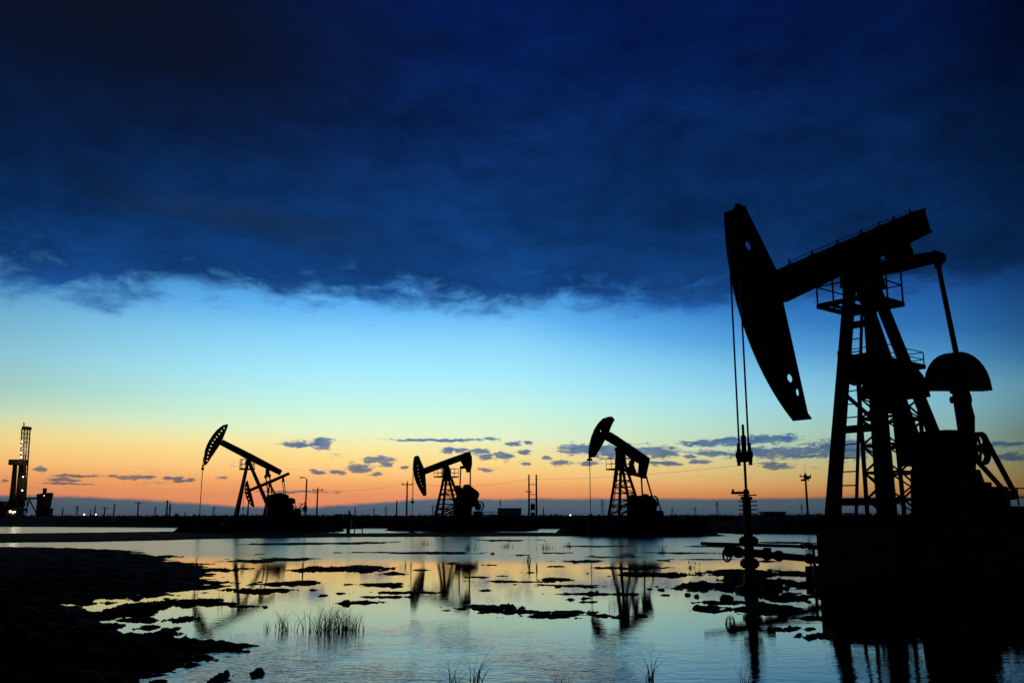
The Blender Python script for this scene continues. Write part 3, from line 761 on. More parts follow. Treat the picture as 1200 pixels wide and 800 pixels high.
# flow lines from the wellhead across to the foundation
def flow_line(a, b_, r_, flanges, label, riser=None):
    a = Vector(a); b_ = Vector(b_); root = empty('flow_line', (a.x, a.y, 0.0))
    tag(root, label, 'pipe', 'flow lines at the near wellhead')
    o = Vector((a.x, a.y, 0))
    part('pipe', STEEL, root, lambda b: b.tube(a-o, b_-o, r_, n=10))
    for t in flanges:
        p = a + (b_ - a) * t - o; d = (b_ - a).normalized()
        part('flange', STEEL, root, lambda b: b.tube(p - d*0.035, p + d*0.035, r_*1.5, n=12))
    if riser:
        for t, z in riser:
            p = a + (b_ - a) * t - o
            part('pipe_support', STEEL, root, lambda b: (b.bar(p, (p.x, p.y, -0.15), 0.05), b.bar(p + Vector((-0.12,0,-r_)), p + Vector((0.12,0,-r_)), 0.05)))
fa = NP.world(4.98, 0.25, 0.72 - NEAR_BASE); fb = NP.world(1.70, -0.72, 0.56 - NEAR_BASE)
flow_line(at_dist(851, 645.5, WELL.y - 0.1), at_dist(958, 655, 19.8), 0.075, (0.03, 0.12, 0.42, 0.55, 0.9), 'thick lower flow pipe with hand valve running from the wellhead to the foundation', ((0.96, 0),))
flow_line(at_dist(822, 636.5, WELL.y + 0.6), at_dist(962, 640.5, 20.2), 0.035, (0.38, 0.84), 'thin upper flow pipe passing behind the wellhead towards the foundation', ((0.93, 0),))

# ---- far pumpjacks
def tower_post(r, a0, b0, w0, a1, b1, w1, z1, thick, rings, ladder=True):
    """four-legged lattice samson post narrowing to the top"""
    def C(x0, x1, y0, y1, t): return (x0 + (x1-x0)*t, y0 + (y1-y0)*t)
    for (x0, x1) in ((a0, a1), (b0, b1)):
        for sg in (-1, 1):
            part('post_leg', STEEL, r, lambda b: b.bar((x0, w0*sg, 0), (x1, w1*sg, z1), thick))
    def braces(b):
        for k in range(rings):
            t = (k + 0.7) / rings; t2 = min(1.0, t + 1.0 / rings); z = z1*t; zb = z1*t2
            f, fb_ = C(a0,a1,w0,w1,t), C(b0,b1,w0,w1,t); g = C(a0,a1,w0,w1,t2); g2 = C(b0,b1,w0,w1,t2)
            b.bar((f[0],-f[1],z),(f[0],f[1],z),thick*0.5); b.bar((fb_[0],-fb_[1],z),(fb_[0],fb_[1],z),thick*0.5)
            for sg in (-1, 1):
                b.bar((f[0],f[1]*sg,z),(fb_[0],fb_[1]*sg,z),thick*0.5)
                if k % 3 == 1: b.bar((f[0],f[1]*sg,z),(g2[0],g2[1]*sg,zb),thick*0.4)
                if k % 3 == 0: b.bar((fb_[0],fb_[1]*sg,z),(g[0],g[1]*sg,zb),thick*0.4)
        for sg in (-1, 1):
            b.bar((a0,w0*sg,0.05),(b0 + (b1-b0)*0.28,w0*sg*0.85,z1*0.28),thick*0.6)
    part('post_bracing', STEEL, r, braces)
    if ladder:
        f0 = Vector((a0 + 0.16, -w0*0.35, 0)); f1 = Vector((a1 + 0.16, -w1*0.35, z1))
        part('ladder', STEEL, r, lambda b: ([b.bar(f0 + Vector((0,y,0)), f1 + Vector((0,y,0)), 0.05) for y in (-0.2, 0.2)], [b.bar(f0 + (f1-f0)*k/16 + Vector((0,-0.2,0)), f0 + (f1-f0)*k/16 + Vector((0,0.2,0)), 0.03) for k in range(1, 16)]))
def far_rod(r, P, xw, ztop, zbot, clamp_z, y=0.0):
    for s in (-1, 1): part('bridle_rope', ROPE, r, lambda b: b.tube((xw, y + 0.10*s, ztop), (xw, y + 0.10*s, clamp_z), 0.022, n=6))
    part('carrier_bar', STEEL, r, lambda b: (b.box(xw-0.10,xw+0.10,y-0.22,y+0.22,clamp_z-0.10,clamp_z+0.08), b.tube((xw,y,clamp_z),(xw,y,clamp_z+0.35),0.07,n=8)))
    part('polished_rod', GALV, r, lambda b: b.tube((xw,y,zbot),(xw,y,clamp_z+0.4),0.032,n=6))
def far_wellhead(P, xw, label):
    w_ = P.world(xw, 0); gz = hz(w_.x, w_.y); base = max(gz, -0.1)
    r = empty('wellhead', (w_.x, w_.y, base), P.rz)
    tag(r, label, 'wellhead')
    top = P.z0 + 0.25 - base
    part('casing', STEEL, r, lambda b: b.lathe([(0.28,-0.3),(0.28,top*0.35),(0.42,top*0.36),(0.42,top*0.45),(0.2,top*0.46),(0.2,top*0.7),(0.34,top*0.71),(0.34,top*0.78),(0.12,top*0.8),(0.10,top)], n=10))
    part('side_valve', STEEL, r, lambda b: (b.tube((0,-0.9,top*0.55),(0,0.9,top*0.55),0.10,n=8), b.ring((0,-0.95,top*0.55),0.22,0.04,0.05,12), b.box(-0.15,0.15,0.6,0.95,top*0.4,top*0.72)))
def plinth(P, x0, x1, y0, y1, zb, label):
    r = empty('pump_foundation', (P.P.x, P.P.y, zb), P.rz)
    tag(r, label, 'foundation')
    part('upper_block', CONC, r, lambda b: b.box(x0,x1,y0,y1,0.2,P.z0-zb))
    part('footing', CONC, r, lambda b: b.box(x0-0.3,x1+0.3,y0-0.3,y1+0.3,-0.2,0.202))

def far_plane(px, D, deg, z0):
    rr_ = ray(px, 605); k = D / rr_[1]
    return Plane((rr_[0]*k, D), (-math.cos(R(deg)), -math.sin(R(deg))), z0)
def head_with_holes(r, P, outline, holes, hr, th=0.05, fl=None):
    o = P.pts(outline)
    hs = [ell(*P.loc(a, b_), hr * (1.0), hr * 1.15, 8) for a, b_ in holes]
    h = plate_with_holes('horse_head', o, hs, -th, th, STEEL, r)
    if fl:
        f = P.pts(fl); b = MB().strip(f, -0.2, 0.2, 0.06); b.build('flange', STEEL, h)
    return h
def sheave_and_belts(r, c, rad, m, mr):
    def sh(b):
        b.ring(c, rad, 0.07, 0.16, 18)
        for k in range(4):
            a = math.pi*k/4 + 0.3; b.bar((c[0]-rad*math.cos(a),c[1],c[2]-rad*math.sin(a)),(c[0]+rad*math.cos(a),c[1],c[2]+rad*math.sin(a)),0.05)
    part('sheave', STEEL, r, sh)
    d = (Vector(m) - Vector(c)).normalized(); nn = Vector((-d.z, 0, d.x))
    for sg in (1, -1): part('drive_belt', RUBBER, r, lambda b: b.bar(Vector(c)+nn*rad*sg, Vector(m)+nn*mr*sg, 0.12, 0.05))
    part('motor', STEEL, r, lambda b: (b.tube((m[0],m[1]+0.1,m[2]),(m[0],m[1]-0.8,m[2]),0.28,n=12), b.box(m[0]-0.35,m[0]+0.35,m[1]-0.8,m[1]-0.1,0.0,m[2]-0.15)))
    part('skid', STEEL, r, lambda b: b.box(m[0]-0.6, 1.4, -0.55, 0.55, 0.0, 0.16))

# pumpjack with bent tail beam and lattice post, right of centre
P3 = far_plane(728, 73.0, 35, 1.42)
def pump_three():
    P = P3; r = P.root('pumpjack')
    tag(r, 'pumpjack just right of centre with raised solid head and tail bent downwards', 'pumpjack', 'pumpjacks of the oil field')
    arc = [(708.8,489.8),(703,495.5),(698.5,502.5),(694.9,511.5),(692.6,521),(691.6,530),(691.8,536)]
    head_with_holes(r, P, [(716.7,487.8),(712.5,488)] + arc + [(696.8,535.6),(702,527),(708.8,515),(713.2,507),(714.6,502.5),(717,497),(720,491.4)], [(703.8,504.6)], 0.09, 0.06, arc)
    bm_ = P.pts([(714.2,506),(722,510.8),(741,523.7),(760.4,536.8),(755.4,560.4),(748.6,557.4),(749.8,543.0),(741,538.2),(724.2,523.2),(709,514.4)])
    part('walking_beam', STEEL, r, lambda b: b.prism(bm_, -0.16, 0.16))
    e = P.loc(742.5, 555); t2 = P.loc(738.5, 545.5)
    part('equalizer_bearing', STEEL, r, lambda b: (b.bar((e[0],0,e[1]),(P.loc(751,557)[0],0,P.loc(751,557)[1]),0.2,0.30), b.bar((t2[0],0,t2[1]),(e[0],0,e[1]),0.2,0.62), b.bar((t2[0],0,t2[1]),(P.loc(742,538)[0],0,P.loc(742,538)[1]),0.2,0.34)))
    z1 = P.loc(728, 545.5)[1]
    tower_post(r, 0.80, -1.75, 0.64, 0.10, -0.42, 0.22, z1, 0.17, 8)
    zc = P.loc(728, 527)[1]
    part('post_cap', STEEL, r, lambda b: b.prism([(0.24,z1-0.05),(-0.50,z1-0.05),(-0.26,zc),(0.20,zc+0.1)],-0.3,0.3))
    part('saddle_bearing', STEEL, r, lambda b: b.tube((0,-0.4,zc+0.05),(0,0.4,zc+0.05),0.20,n=12))
    crate_platform(r, -1.0, 0.95, -0.62, 0.62, P.loc(728,550)[1], 0.92, 0.05, (0.3, 0.7))
    pa = P.loc(754.5, 559, 0.0); pb = P.loc(759.6, 582, 0.5); pb0 = P.loc(759.6, 582, 0.0)
    part('equalizer', STEEL, r, lambda b: b.bar((pa[0],-0.34,pa[1]),(pa[0],0.34,pa[1]),0.16,0.20,side=(1,0,0)))
    for y in (-0.3, 0.3): part('pitman_arm', STEEL, r, lambda b: b.tube((pa[0],y,pa[1]),(pb0[0],y*2.2,pb0[1]-0.5),0.07,n=8))
    g = P.pts([(740,586),(745,582.4),(750,580.3),(757.5,580.6),(762,584),(765.5,590),(764,597),(766.5,605),(740,605)], 0.0)
    g = [(x, max(z, 0.0)) for x, z in g]
    part('gearbox', STEEL, r, lambda b: b.prism(g, -0.55, 0.55))
    for y in (-0.72, 0.72):
        ck = part('crank_arm', STEEL, r, lambda b: b.bar((pb[0]-0.2,y,pb[1]-0.9),(pb[0]+0.5,y,pb[1]-0.2),0.16,0.42))
        part('counterweight', STEEL, ck, lambda b: b.tube((pb[0]+0.55,y-0.14,pb[1]-0.22),(pb[0]+0.55,y+0.14,pb[1]-0.22),0.46,n=14))
    c = P.loc(766.3, 587.5, 0.8); m_ = P.loc(774.2, 601.6, 0.8)
    sheave_and_belts(r, (c[0],0.8,c[1]), 0.46, (m_[0],0.8,m_[1]), 0.14)
    xw = P.loc(691.6,533)[0] + 0.06; zt = P.loc(692,528)[1]
    far_rod(r, P, xw, zt, 0.25, P.loc(692.5, 537.5)[1] - 0.05)
    far_wellhead(P, xw, 'small wellhead under the pumpjack just right of centre')
    plinth(P, -5.2, 1.5, -1.1, 1.1, 0.9, 'low concrete foundation under the pumpjack just right of centre')
pump_three()

# pumpjack with bent tail, head low, centre
P2 = far_plane(522, 94.0, 35, 1.42)
def pump_two():
    P = P2; r = P.root('pumpjack')
    tag(r, 'pumpjack left of centre with lowered perforated head and raised hooked tail', 'pumpjack', 'pumpjacks of the oil field')
    arc = [(487,534.2),(485.7,539),(485.1,546.6),(486.2,556.3),(488.1,563),(490.6,568.8),(494,575.2),(497.5,580.8)]
    z_ = lambda lst: [(470 + a/7.27, 515 + b_/7.27) for a, b_ in lst]
    head_with_holes(r, P, [(488.6,533.6)] + arc + [(499.6,579.6),(499.2,568),(498.2,556),(496,546.6),(492.9,539.8),(490.8,534.2)],
        z_([(141,222),(145,253),(147,283),(152,312),(160,342),(171,370),(182,395)]), 0.055, 0.05, arc)
    bm_ = P.pts([(495.6,548.7),(522,538.6),(545,530.4),(549.8,528.8),(552.3,535.6),(552.4,543.9),(550.6,552.8),(547.7,553.5),(545.6,547),(544.6,541),(543.2,537.6),(538.8,540.4),(517.5,548.2),(498.2,555.6)])
    part('walking_beam', STEEL, r, lambda b: b.prism(bm_, -0.16, 0.16))
    e0 = P.loc(532.8,546.6,-0.9); e1 = P.loc(545.5,547.2,0.0)
    part('equalizer', STEEL, r, lambda b: b.bar((e1[0],-1.0,e1[1]),(e1[0],1.0,e1[1]),0.2,0.26,side=(1,0,0)))
    part('equalizer_bearing', STEEL, r, lambda b: (b.bar((e1[0],0,e1[1]),(P.loc(541,539)[0],0,P.loc(541,539)[1]),0.22,0.26), b.bar((e1[0]+0.6,0,e1[1]),(e1[0]-0.2,0,e1[1]),0.22,0.22)))
    z1 = P.loc(522, 560.4)[1]
    tower_post(r, 0.85, -2.0, 0.75, 0.10, -0.50, 0.26, z1, 0.20, 8)
    zc = P.loc(522, 548.6)[1]
    part('post_cap', STEEL, r, lambda b: b.prism([(0.24,z1-0.05),(-0.56,z1-0.05),(-0.26,zc),(0.20,zc+0.1)],-0.3,0.3))
    part('saddle_bearing', STEEL, r, lambda b: b.tube((0,-0.4,zc+0.05),(0,0.4,zc+0.05),0.20,n=12))
    crate_platform(r, -1.05, 1.0, -0.8, 0.8, P.loc(522,558.6)[1], 0.85, 0.06, (0.3, 0.7))
    sh = P.loc(549.5, 590)
    pins = []
    for y, top in ((-0.95, (538.8,571)), (0.95, (551.2,570.5))):
        a = (e1[0], e1[1]-0.1); d_ = P.loc(*top, y); pins.append(d_)
        part('pitman_arm', STEEL, r, lambda b: b.tube((a[0],y,a[1]),(d_[0],y,d_[1]-0.5),0.075,n=8))
    for k, (y, w0, w1, thk) in enumerate(((-0.85, (533.2,571.2), (544.5,579.5), 0.78), (0.85, (544.2,570.4), (557,579.5), 0.85))):
        a = P.loc(*w0, y); d_ = P.loc(*w1, y); mid = ((a[0]+d_[0])/2, (a[1]+d_[1])/2)
        ck = part('crank_arm', STEEL, r, lambda b: b.bar((sh[0],y,sh[1]-0.3),(mid[0],y,mid[1]),0.2,0.62))
        part('counterweight', STEEL, ck, lambda b: (b.bar((a[0]-0.3,y,a[1]-0.12),(d_[0],y,d_[1]),0.3,thk), b.tube((a[0]-0.3,y-0.15,a[1]-0.12),(a[0]-0.3,y+0.15,a[1]-0.12),thk/2,n=14), b.tube((d_[0],y-0.15,d_[1]),(d_[0],y+0.15,d_[1]),thk/2,n=14)))
    a = P.loc(556.5,584,0.85); d_ = P.loc(559.8,594.5,0.85)
    part('rear_counterweight', STEEL, r, lambda b: (b.bar((a[0],0.85,a[1]),(d_[0],0.85,d_[1]),0.28,0.55), b.tube((d_[0],0.7,d_[1]),(d_[0],1.0,d_[1]),0.27,n=12), b.bar((sh[0],0.85,sh[1]),(a[0],0.85,a[1]),0.2,0.4)))
    g = [(x, max(z, 0.0)) for x, z in P.pts([(535,588),(538.5,580),(545,577),(551,579),(553.5,588),(549.5,596),(549,605),(534.6,605)])]
    part('gearbox', STEEL, r, lambda b: b.prism(g, -0.6, 0.6))
    m_ = P.loc(562, 601.5, 0.8)
    sheave_and_belts(r, (sh[0]-0.9,0.8,sh[1]-0.2), 0.45, (m_[0],0.8,m_[1]), 0.14)
    xw = P.loc(485.1,546.6)[0] + 0.08; zt = P.loc(485,548)[1]
    far_rod(r, P, xw, zt, 0.3, P.loc(485.2,588)[1])
    far_wellhead(P, xw, 'small wellhead under the pumpjack left of centre')
    plinth(P, -5.6, 1.7, -1.2, 1.2, 0.9, 'low concrete foundation under the pumpjack left of centre')
    rl = empty('guard_fence', P.world(-2.6, 1.6), P.rz); tag(rl, 'low guard rail round the base of the pumpjack left of centre', 'railing')
    for x in (-3.0,-2.0,-1.0,0,1.0,2.0,3.0): part('post', STEEL, rl, lambda b: b.tube((x,0,-0.1),(x,0,0.55),0.04,n=6))
    part('rail', STEEL, rl, lambda b: [b.tube((-3.0,0,z),(3.0,0,z),0.035,n=6) for z in (0.28, 0.55)])
pump_two()

# pumpjack on the left with raised perforated head and plain tripod post; a second one stands behind it
def tripod_pump(P, px, label, s, D_items):
    r = P.root('pumpjack'); tag(r, label, 'pumpjack', 'pumpjacks of the oil field')
    h = head_with_holes(r, P, D_items['head'], D_items['holes'], D_items['hr'], 0.05, D_items['arc'])
    bm_ = P.pts(D_items['beam']); part('walking_beam', STEEL, r, lambda b: b.prism(bm_, -0.16, 0.16))
    ap = P.loc(*D_items['apex']); fx = D_items['front_x']; fq = D_items['front_q']; rx = D_items['rear_x']
    for sg in (-1, 1): part('front_leg', STEEL, r, lambda b: b.bar((fx,fq*sg,0),(ap[0]+0.05,0.12*sg,ap[1]),0.26,0.26,w2=0.2,h2=0.2))
    for sg in (-1, 1): part('rear_leg', STEEL, r, lambda b: b.bar((rx,fq*0.5*sg,0),(ap[0]-0.05,0.10*sg,ap[1]),0.24,0.26,w2=0.2,h2=0.22))
    for t in (0.15,0.4,0.65): part('cross_member', STEEL, r, lambda b: b.bar((fx+(ap[0]-fx)*t,-fq+(fq-0.12)*t,ap[1]*t),(fx+(ap[0]-fx)*t,fq-(fq-0.12)*t,ap[1]*t),0.09))
    part('saddle_bearing', STEEL, r, lambda b: (b.tube((ap[0],-0.35,ap[1]+0.08),(ap[0],0.35,ap[1]+0.08),0.2,n=12), b.box(ap[0]-0.25,ap[0]+0.25,-0.28,0.28,ap[1]-0.22,ap[1])))
    e = P.loc(*D_items['eq']); ew = D_items['ew']; et = P.loc(*D_items['eqtop'])
    part('equalizer', STEEL, r, lambda b: (b.bar((e[0],-ew,e[1]),(e[0],ew,e[1]),0.2,0.18,side=(1,0,0)), [b.tube((e[0]-0.1,y,e[1]-0.05),(e[0]+0.1,y,e[1]-0.05),0.16,n=10) for y in (-ew, ew)]))
    part('equalizer_bearing', STEEL, r, lambda b: b.bar((et[0],0,et[1]),(e[0],0,e[1]),0.34,0.30))
    pz = D_items['pin']; pn = P.loc(*pz)
    for y in (-ew, ew): part('pitman_arm', STEEL, r, lambda b: b.tube((e[0],y,e[1]),(pn[0],y,pn[1]),0.06,n=8))
    cs = P.loc(*D_items['shaft'])
    for y in (-ew*0.86, ew*0.86):
        ck = part('crank_arm', STEEL, r, lambda b: b.bar((cs[0],y,cs[1]),(pn[0],y,pn[1]-0.15),0.16,0.4))
        part('counterweight', STEEL, ck, lambda b: b.prism([(cs[0]-1.1,cs[1]+0.1),(cs[0]-1.0,cs[1]+0.75),(cs[0]-0.3,cs[1]+0.95),(cs[0]+0.4,cs[1]+0.8),(cs[0]+0.7,cs[1]+0.1),(cs[0],cs[1]-0.3)], y-0.14, y+0.14))
    g = [(x, max(z, 0)) for x, z in P.pts(D_items['gear'])]
    part('gearbox', STEEL, r, lambda b: b.prism(g, -0.6, 0.6))
    m_ = P.loc(*D_items['motor'])
    sheave_and_belts(r, (cs[0]-0.8,0.72,cs[1]-0.3), 0.42, (m_[0],0.72,max(0.3, m_[1])), 0.13)
    xw = max(P.loc(*q)[0] for q in D_items['arc']) + 0.08
    far_rod(r, P, xw, P.loc(*D_items['rope_top'])[1], 0.3, P.loc(*D_items['clamp'])[1])
    return r, xw
P1 = far_plane(290, 79.0, 25, 1.42)
z1_ = lambda lst: [(220 + a/5.0, 480 + b_/5.0) for a, b_ in lst]
arc1 = z1_([(210,90),(188,105),(168,123),(148,148),(130,176),(115,205),(104,236),(98,272),(97,300),(97,326)])
r1, xw1 = tripod_pump(P1, 290, 'pumpjack on the left with raised head pierced by a row of round holes', 1.0, dict(
    head=z1_([(230,82)]) + arc1 + z1_([(110,321),(150,262),(190,203),(205,172),(222,130),(237,92)]), arc=arc1, hr=0.058,
    holes=z1_([(213,107),(198,124),(184,141),(170,158),(158,174),(146,192),(136,212),(128,233),(121,254),(117,276),(113,297)]),
    beam=z1_([(206,175),(380,262),(552,354),(540,382),(430,330),(350,290),(188,204)]), apex=(291,541), front_x=0.98, front_q=0.55, rear_x=-2.2,
    eq=(313.5,557), eqtop=(313.5,549), ew=0.95, pin=(316.5,579), shaft=(322,590), gear=[(312,605),(312,590),(316,584.5),(324,583.5),(331,585),(337,590),(341,598),(343,605)], motor=(347,599),
    rope_top=(239.6,536), clamp=(238.6,549)))
crate_platform(r1, P1.loc(297,549)[0], P1.loc(282,549)[0], -0.6, 0.6, P1.loc(290,549.5)[1], 0.85, 0.05, (0.35, 0.65))
far_wellhead(P1, xw1, 'wellhead on the mud strip under the left pumpjack')
plinth(P1, -5.0, 1.8, -1.2, 1.2, 0.9, 'low concrete foundation under the left pumpjack')
P1B = far_plane(316, 140.0, 20, 1.50)
arc2 = z1_([(343,418),(337,440),(334,462),(336,485),(344,515),(356,540),(372,560),(387,570)])
r1b, xw1b = tripod_pump(P1B, 316, 'farther pumpjack half hidden behind the left one with its head down', 1.0, dict(
    head=z1_([(350,412)]) + arc2 + z1_([(392,566),(384,530),(374,490),(362,452),(355,425)]), arc=arc2, hr=0.09,
    holes=z1_([(343,455),(344,476),(349,498),(357,520),(367,541)]),
    beam=z1_([(358,464),(480,412),(592,364),(598,380),(480,434),(364,480)]), apex=(316.5,568), front_x=0.9, front_q=0.6, rear_x=-2.6,
    eq=(331.8,563), eqtop=(331.8,557), ew=1.15, pin=(334,581), shaft=(337,590), gear=[(327,605),(328,594),(331,587),(339,586),(343,592),(344,605)], motor=(349,600),
    rope_top=(287,575), clamp=(287.5,596)))
far_wellhead(P1B, xw1b, 'distant wellhead under the half hidden farther pumpjack')
plinth(P1B, -5.5, 1.8, -1.3, 1.3, 1.0, 'low concrete foundation under the half hidden farther pumpjack')
# ------------------------------------------------------------------ things on the far shore
def base_at(px, D):
    p = at_dist(px, 605, D); return p.x, D, hz(p.x, D)
def height_to(px, y, D, z): return at_dist(px, y, D).z - z
def utility_pole(px, top, D, kind, label, cat='utility pole', r0=0.16):
    x, y, z = base_at(px, D); h = height_to(px, top, D, z)
    o = empty('utility_pole' if kind != 'lamp' else 'lamp_post', (x, y, z - 0.2)); tag(o, label, cat)
    h += 0.2
    part('pole', WOOD if kind != 'lamp' else GALV, o, lambda b: b.tube((0,0,0),(0,0,h),r0,r0*0.7,n=8))
    if kind in ('cross', 'double', 'gear'):
        w = 0.9 if kind != 'gear' else 0.75
        a = part('crossarm', WOOD, o, lambda b: b.bar((-w,0,h-0.35),(w,0,h-0.35),0.14,0.16))
        for k in (-0.9, 0.9, 0.0): part('insulator', PORC, a, lambda b: b.lathe([(0.05,0),(0.09,0.05),(0.05,0.12),(0.08,0.18),(0.03,0.25)], c=(k*w,0,h-0.28 if k else h), n=8))
    if kind == 'double':
        part('stay_pole', WOOD, o, lambda b: b.tube((0.9,0,0),(0.9,0,h*0.8),r0*0.9,r0*0.7,n=8))
        part('lower_crossarm', WOOD, o, lambda b: b.bar((-0.8,0,h*0.55),(1.0,0,h*0.55),0.14))
    if kind == 'gear':
        part('switch_gear', STEEL, o, lambda b: (b.box(-0.18,0.18,-0.18,0.18,h-0.75,h-0.1), b.box(-0.6,-0.15,-0.12,0.12,h-0.95,h-0.70), b.box(0.15,0.7,-0.12,0.12,h-0.62,h-0.40), b.tube((0.35,0,h-0.9),(0.35,0,h-0.6),0.12,n=8)))
        part('lightning_rod', GALV, o, lambda b: b.tube((0,0,h-0.1),(0,0,h+1.3),0.022,n=5))
    if kind == 'lamp':
        part('lamp_arm', GALV, o, lambda b: b.path([(0,0,h-0.05),(-0.15,0,h+0.12),(-0.45,0,h+0.16)],0.045,6))
        part('lamp_head', GALV, o, lambda b: b.prism([(-0.40,h+0.10),(-0.75,h+0.10),(-0.78,h+0.18),(-0.6,h+0.24),(-0.40,h+0.22)],-0.12,0.12))
        part('junction_box', GALV, o, lambda b: b.box(-0.22,0.16,-0.15,0.15,h*0.42,h*0.52))
    return Vector((x, y, z - 0.2 + h))
tops = {}
utility_pole(357.6, 561, 98, 'lamp', 'street lamp post with short arm right of the left pumpjack', 'lamp post', 0.11)
tops['a'] = utility_pole(371, 572, 160, 'cross', 'utility pole with crossarm just right of the lamp post')
tops['b'] = utility_pole(476.4, 565, 150, 'cross', 'tall utility pole with crossarm left of the centre pumpjack head')
utility_pole(464.6, 586, 170, 'plain', 'short bare pole just left of the tall crossarm pole')
tops['gear'] = utility_pole(946.8, 555, 120, 'gear', 'leaning-looking pole with switch gear on top between wellhead and nearest pumpjack', 'utility pole', 0.17)
utility_pole(290.2, 588, 150, 'plain', 'thin pole seen between the legs of the left pumpjack')
utility_pole(72.8, 594.6, 260, 'plain', 'thin distant pole right of the drilling rig', r0=0.22)
utility_pole(110.6, 592, 260, 'plain', 'thin distant pole above the right one of two lit lamps', r0=0.2)
utility_pole(122, 594, 260, 'cross', 'distant pole with crossarm just right of the two lit lamps', r0=0.22)
utility_pole(133, 590, 260, 'plain', 'tall bare distant pole on the left horizon', r0=0.24)
utility_pole(161, 588, 260, 'cross', 'tall distant crossarm pole on the left horizon', r0=0.24)
utility_pole(195, 586, 270, 'double', 'twin distant pole farthest right on the left horizon', r0=0.3)
utility_pole(105.5, 596, 330, 'plain', 'very thin low pole between the two lit lamps', r0=0.2)
utility_pole(507.2, 592, 300, 'cross', 'small distant crossarm pole left of the centre lattice post', r0=0.22)
utility_pole(416, 594, 300, 'plain', 'small distant pole right of the valve skid', r0=0.24)
utility_pole(637, 594, 300, 'plain', 'small distant pole right of the twin-pole transformer', r0=0.2)
utility_pole(1050, 520, 86, 'cross', 'utility pole standing behind the legs of the nearest pumpjack')
tops['d'] = at_dist(1050, 520, 86)

# twin-pole transformer stand
def h_frame():
    D = 165; x, y, z = base_at(624.4, D); xl = at_dist(620, 605, D).x - x; xr = at_dist(628.7, 605, D).x - x
    h = height_to(620, 554.5, D, z)
    o = empty('transformer_stand', (x, y, z - 0.2)); tag(o, 'twin-pole power stand with transformer between its two tall poles', 'transformer stand')
    for q in (xl, xr): part('pole', WOOD, o, lambda b: b.tube((q,0,0),(q,0,h),0.19,0.13,n=8))
    for f in (0.77, 0.54, 0.43):
        part('crossbar', WOOD, o, lambda b: b.bar((xl-0.1,0,h*f),(xr+0.1,0,h*f),0.12,0.12))
    a = part('crossarm', WOOD, o, lambda b: b.bar((xl-0.55,0,h*0.60),(xl+0.55,0,h*0.60),0.14))
    part('insulator', PORC, a, lambda b: [b.lathe([(0.05,0),(0.09,0.05),(0.05,0.12),(0.08,0.18),(0.03,0.25)], c=(xl+k,0,h*0.6+0.07), n=8) for k in (-0.45,)])
    part('insulator_bracket', STEEL, o, lambda b: [b.bar((q-0.25,0,h*0.90),(q+0.25,0,h*0.90),0.09) for q in (xl,)])
    part('insulator_bracket', STEEL, o, lambda b: [b.bar((q-0.25,0,h*0.90),(q+0.25,0,h*0.90),0.09) for q in (xr,)])
    xm = (xl + xr) / 2
    part('transformer', STEEL, o, lambda b: (b.lathe([(0.30,0),(0.40,0.06),(0.42,0.8),(0.36,0.95),(0.2,1.0)], c=(xm,0,h*0.20), n=14), b.tube((xm-0.15,0,h*0.2+0.95),(xm-0.15,0,h*0.2+1.3),0.06,n=6), b.tube((xm+0.15,0,h*0.2+0.95),(xm+0.3,0,h*0.2+1.3),0.06,n=6)))
    part('transformer_shelf', STEEL, o, lambda b: b.box(xl,xr,-0.4,0.4,h*0.19-0.06,h*0.20))
    part('switch_cabinet', STEEL, o, lambda b: b.box(xm-0.38,xm+0.38,-0.3,0.3,0.1,1.05))
    return Vector((x+xl, y, z-0.2+h*0.9)), Vector((x+xr, y, z-0.2+h*0.9))
hl, hr_ = h_frame()
def wire(a, b_, sag, label, r_=0.022):
    a = Vector(a); b_ = Vector(b_); pts = []
    for k in range(25):
        t = k/24; p = a.lerp(b_, t); p.z -= sag*4*t*(1-t); pts.append(p - a)
    m = MB().path(pts, r_, 5); o = m.build('power_line', ROPE); o.location = a
    tag(o, label, 'power line')
wire(tops['b'] + Vector((0.8,0,-0.2)), hl, 0.8, 'overhead wire from the crossarm pole to the twin-pole stand', 0.018)
wire(hr_, tops['d'] + Vector((-0.9,0,-0.1)), 0.9, 'overhead wire from the twin-pole stand rising behind the nearest pumpjack', 0.015)
wire(tops['a'] + Vector((0.8,0,-0.2)), tops['b'] + Vector((-0.8,0,-0.2)), 0.6, 'overhead wire between the two crossarm poles left of centre', 0.013)

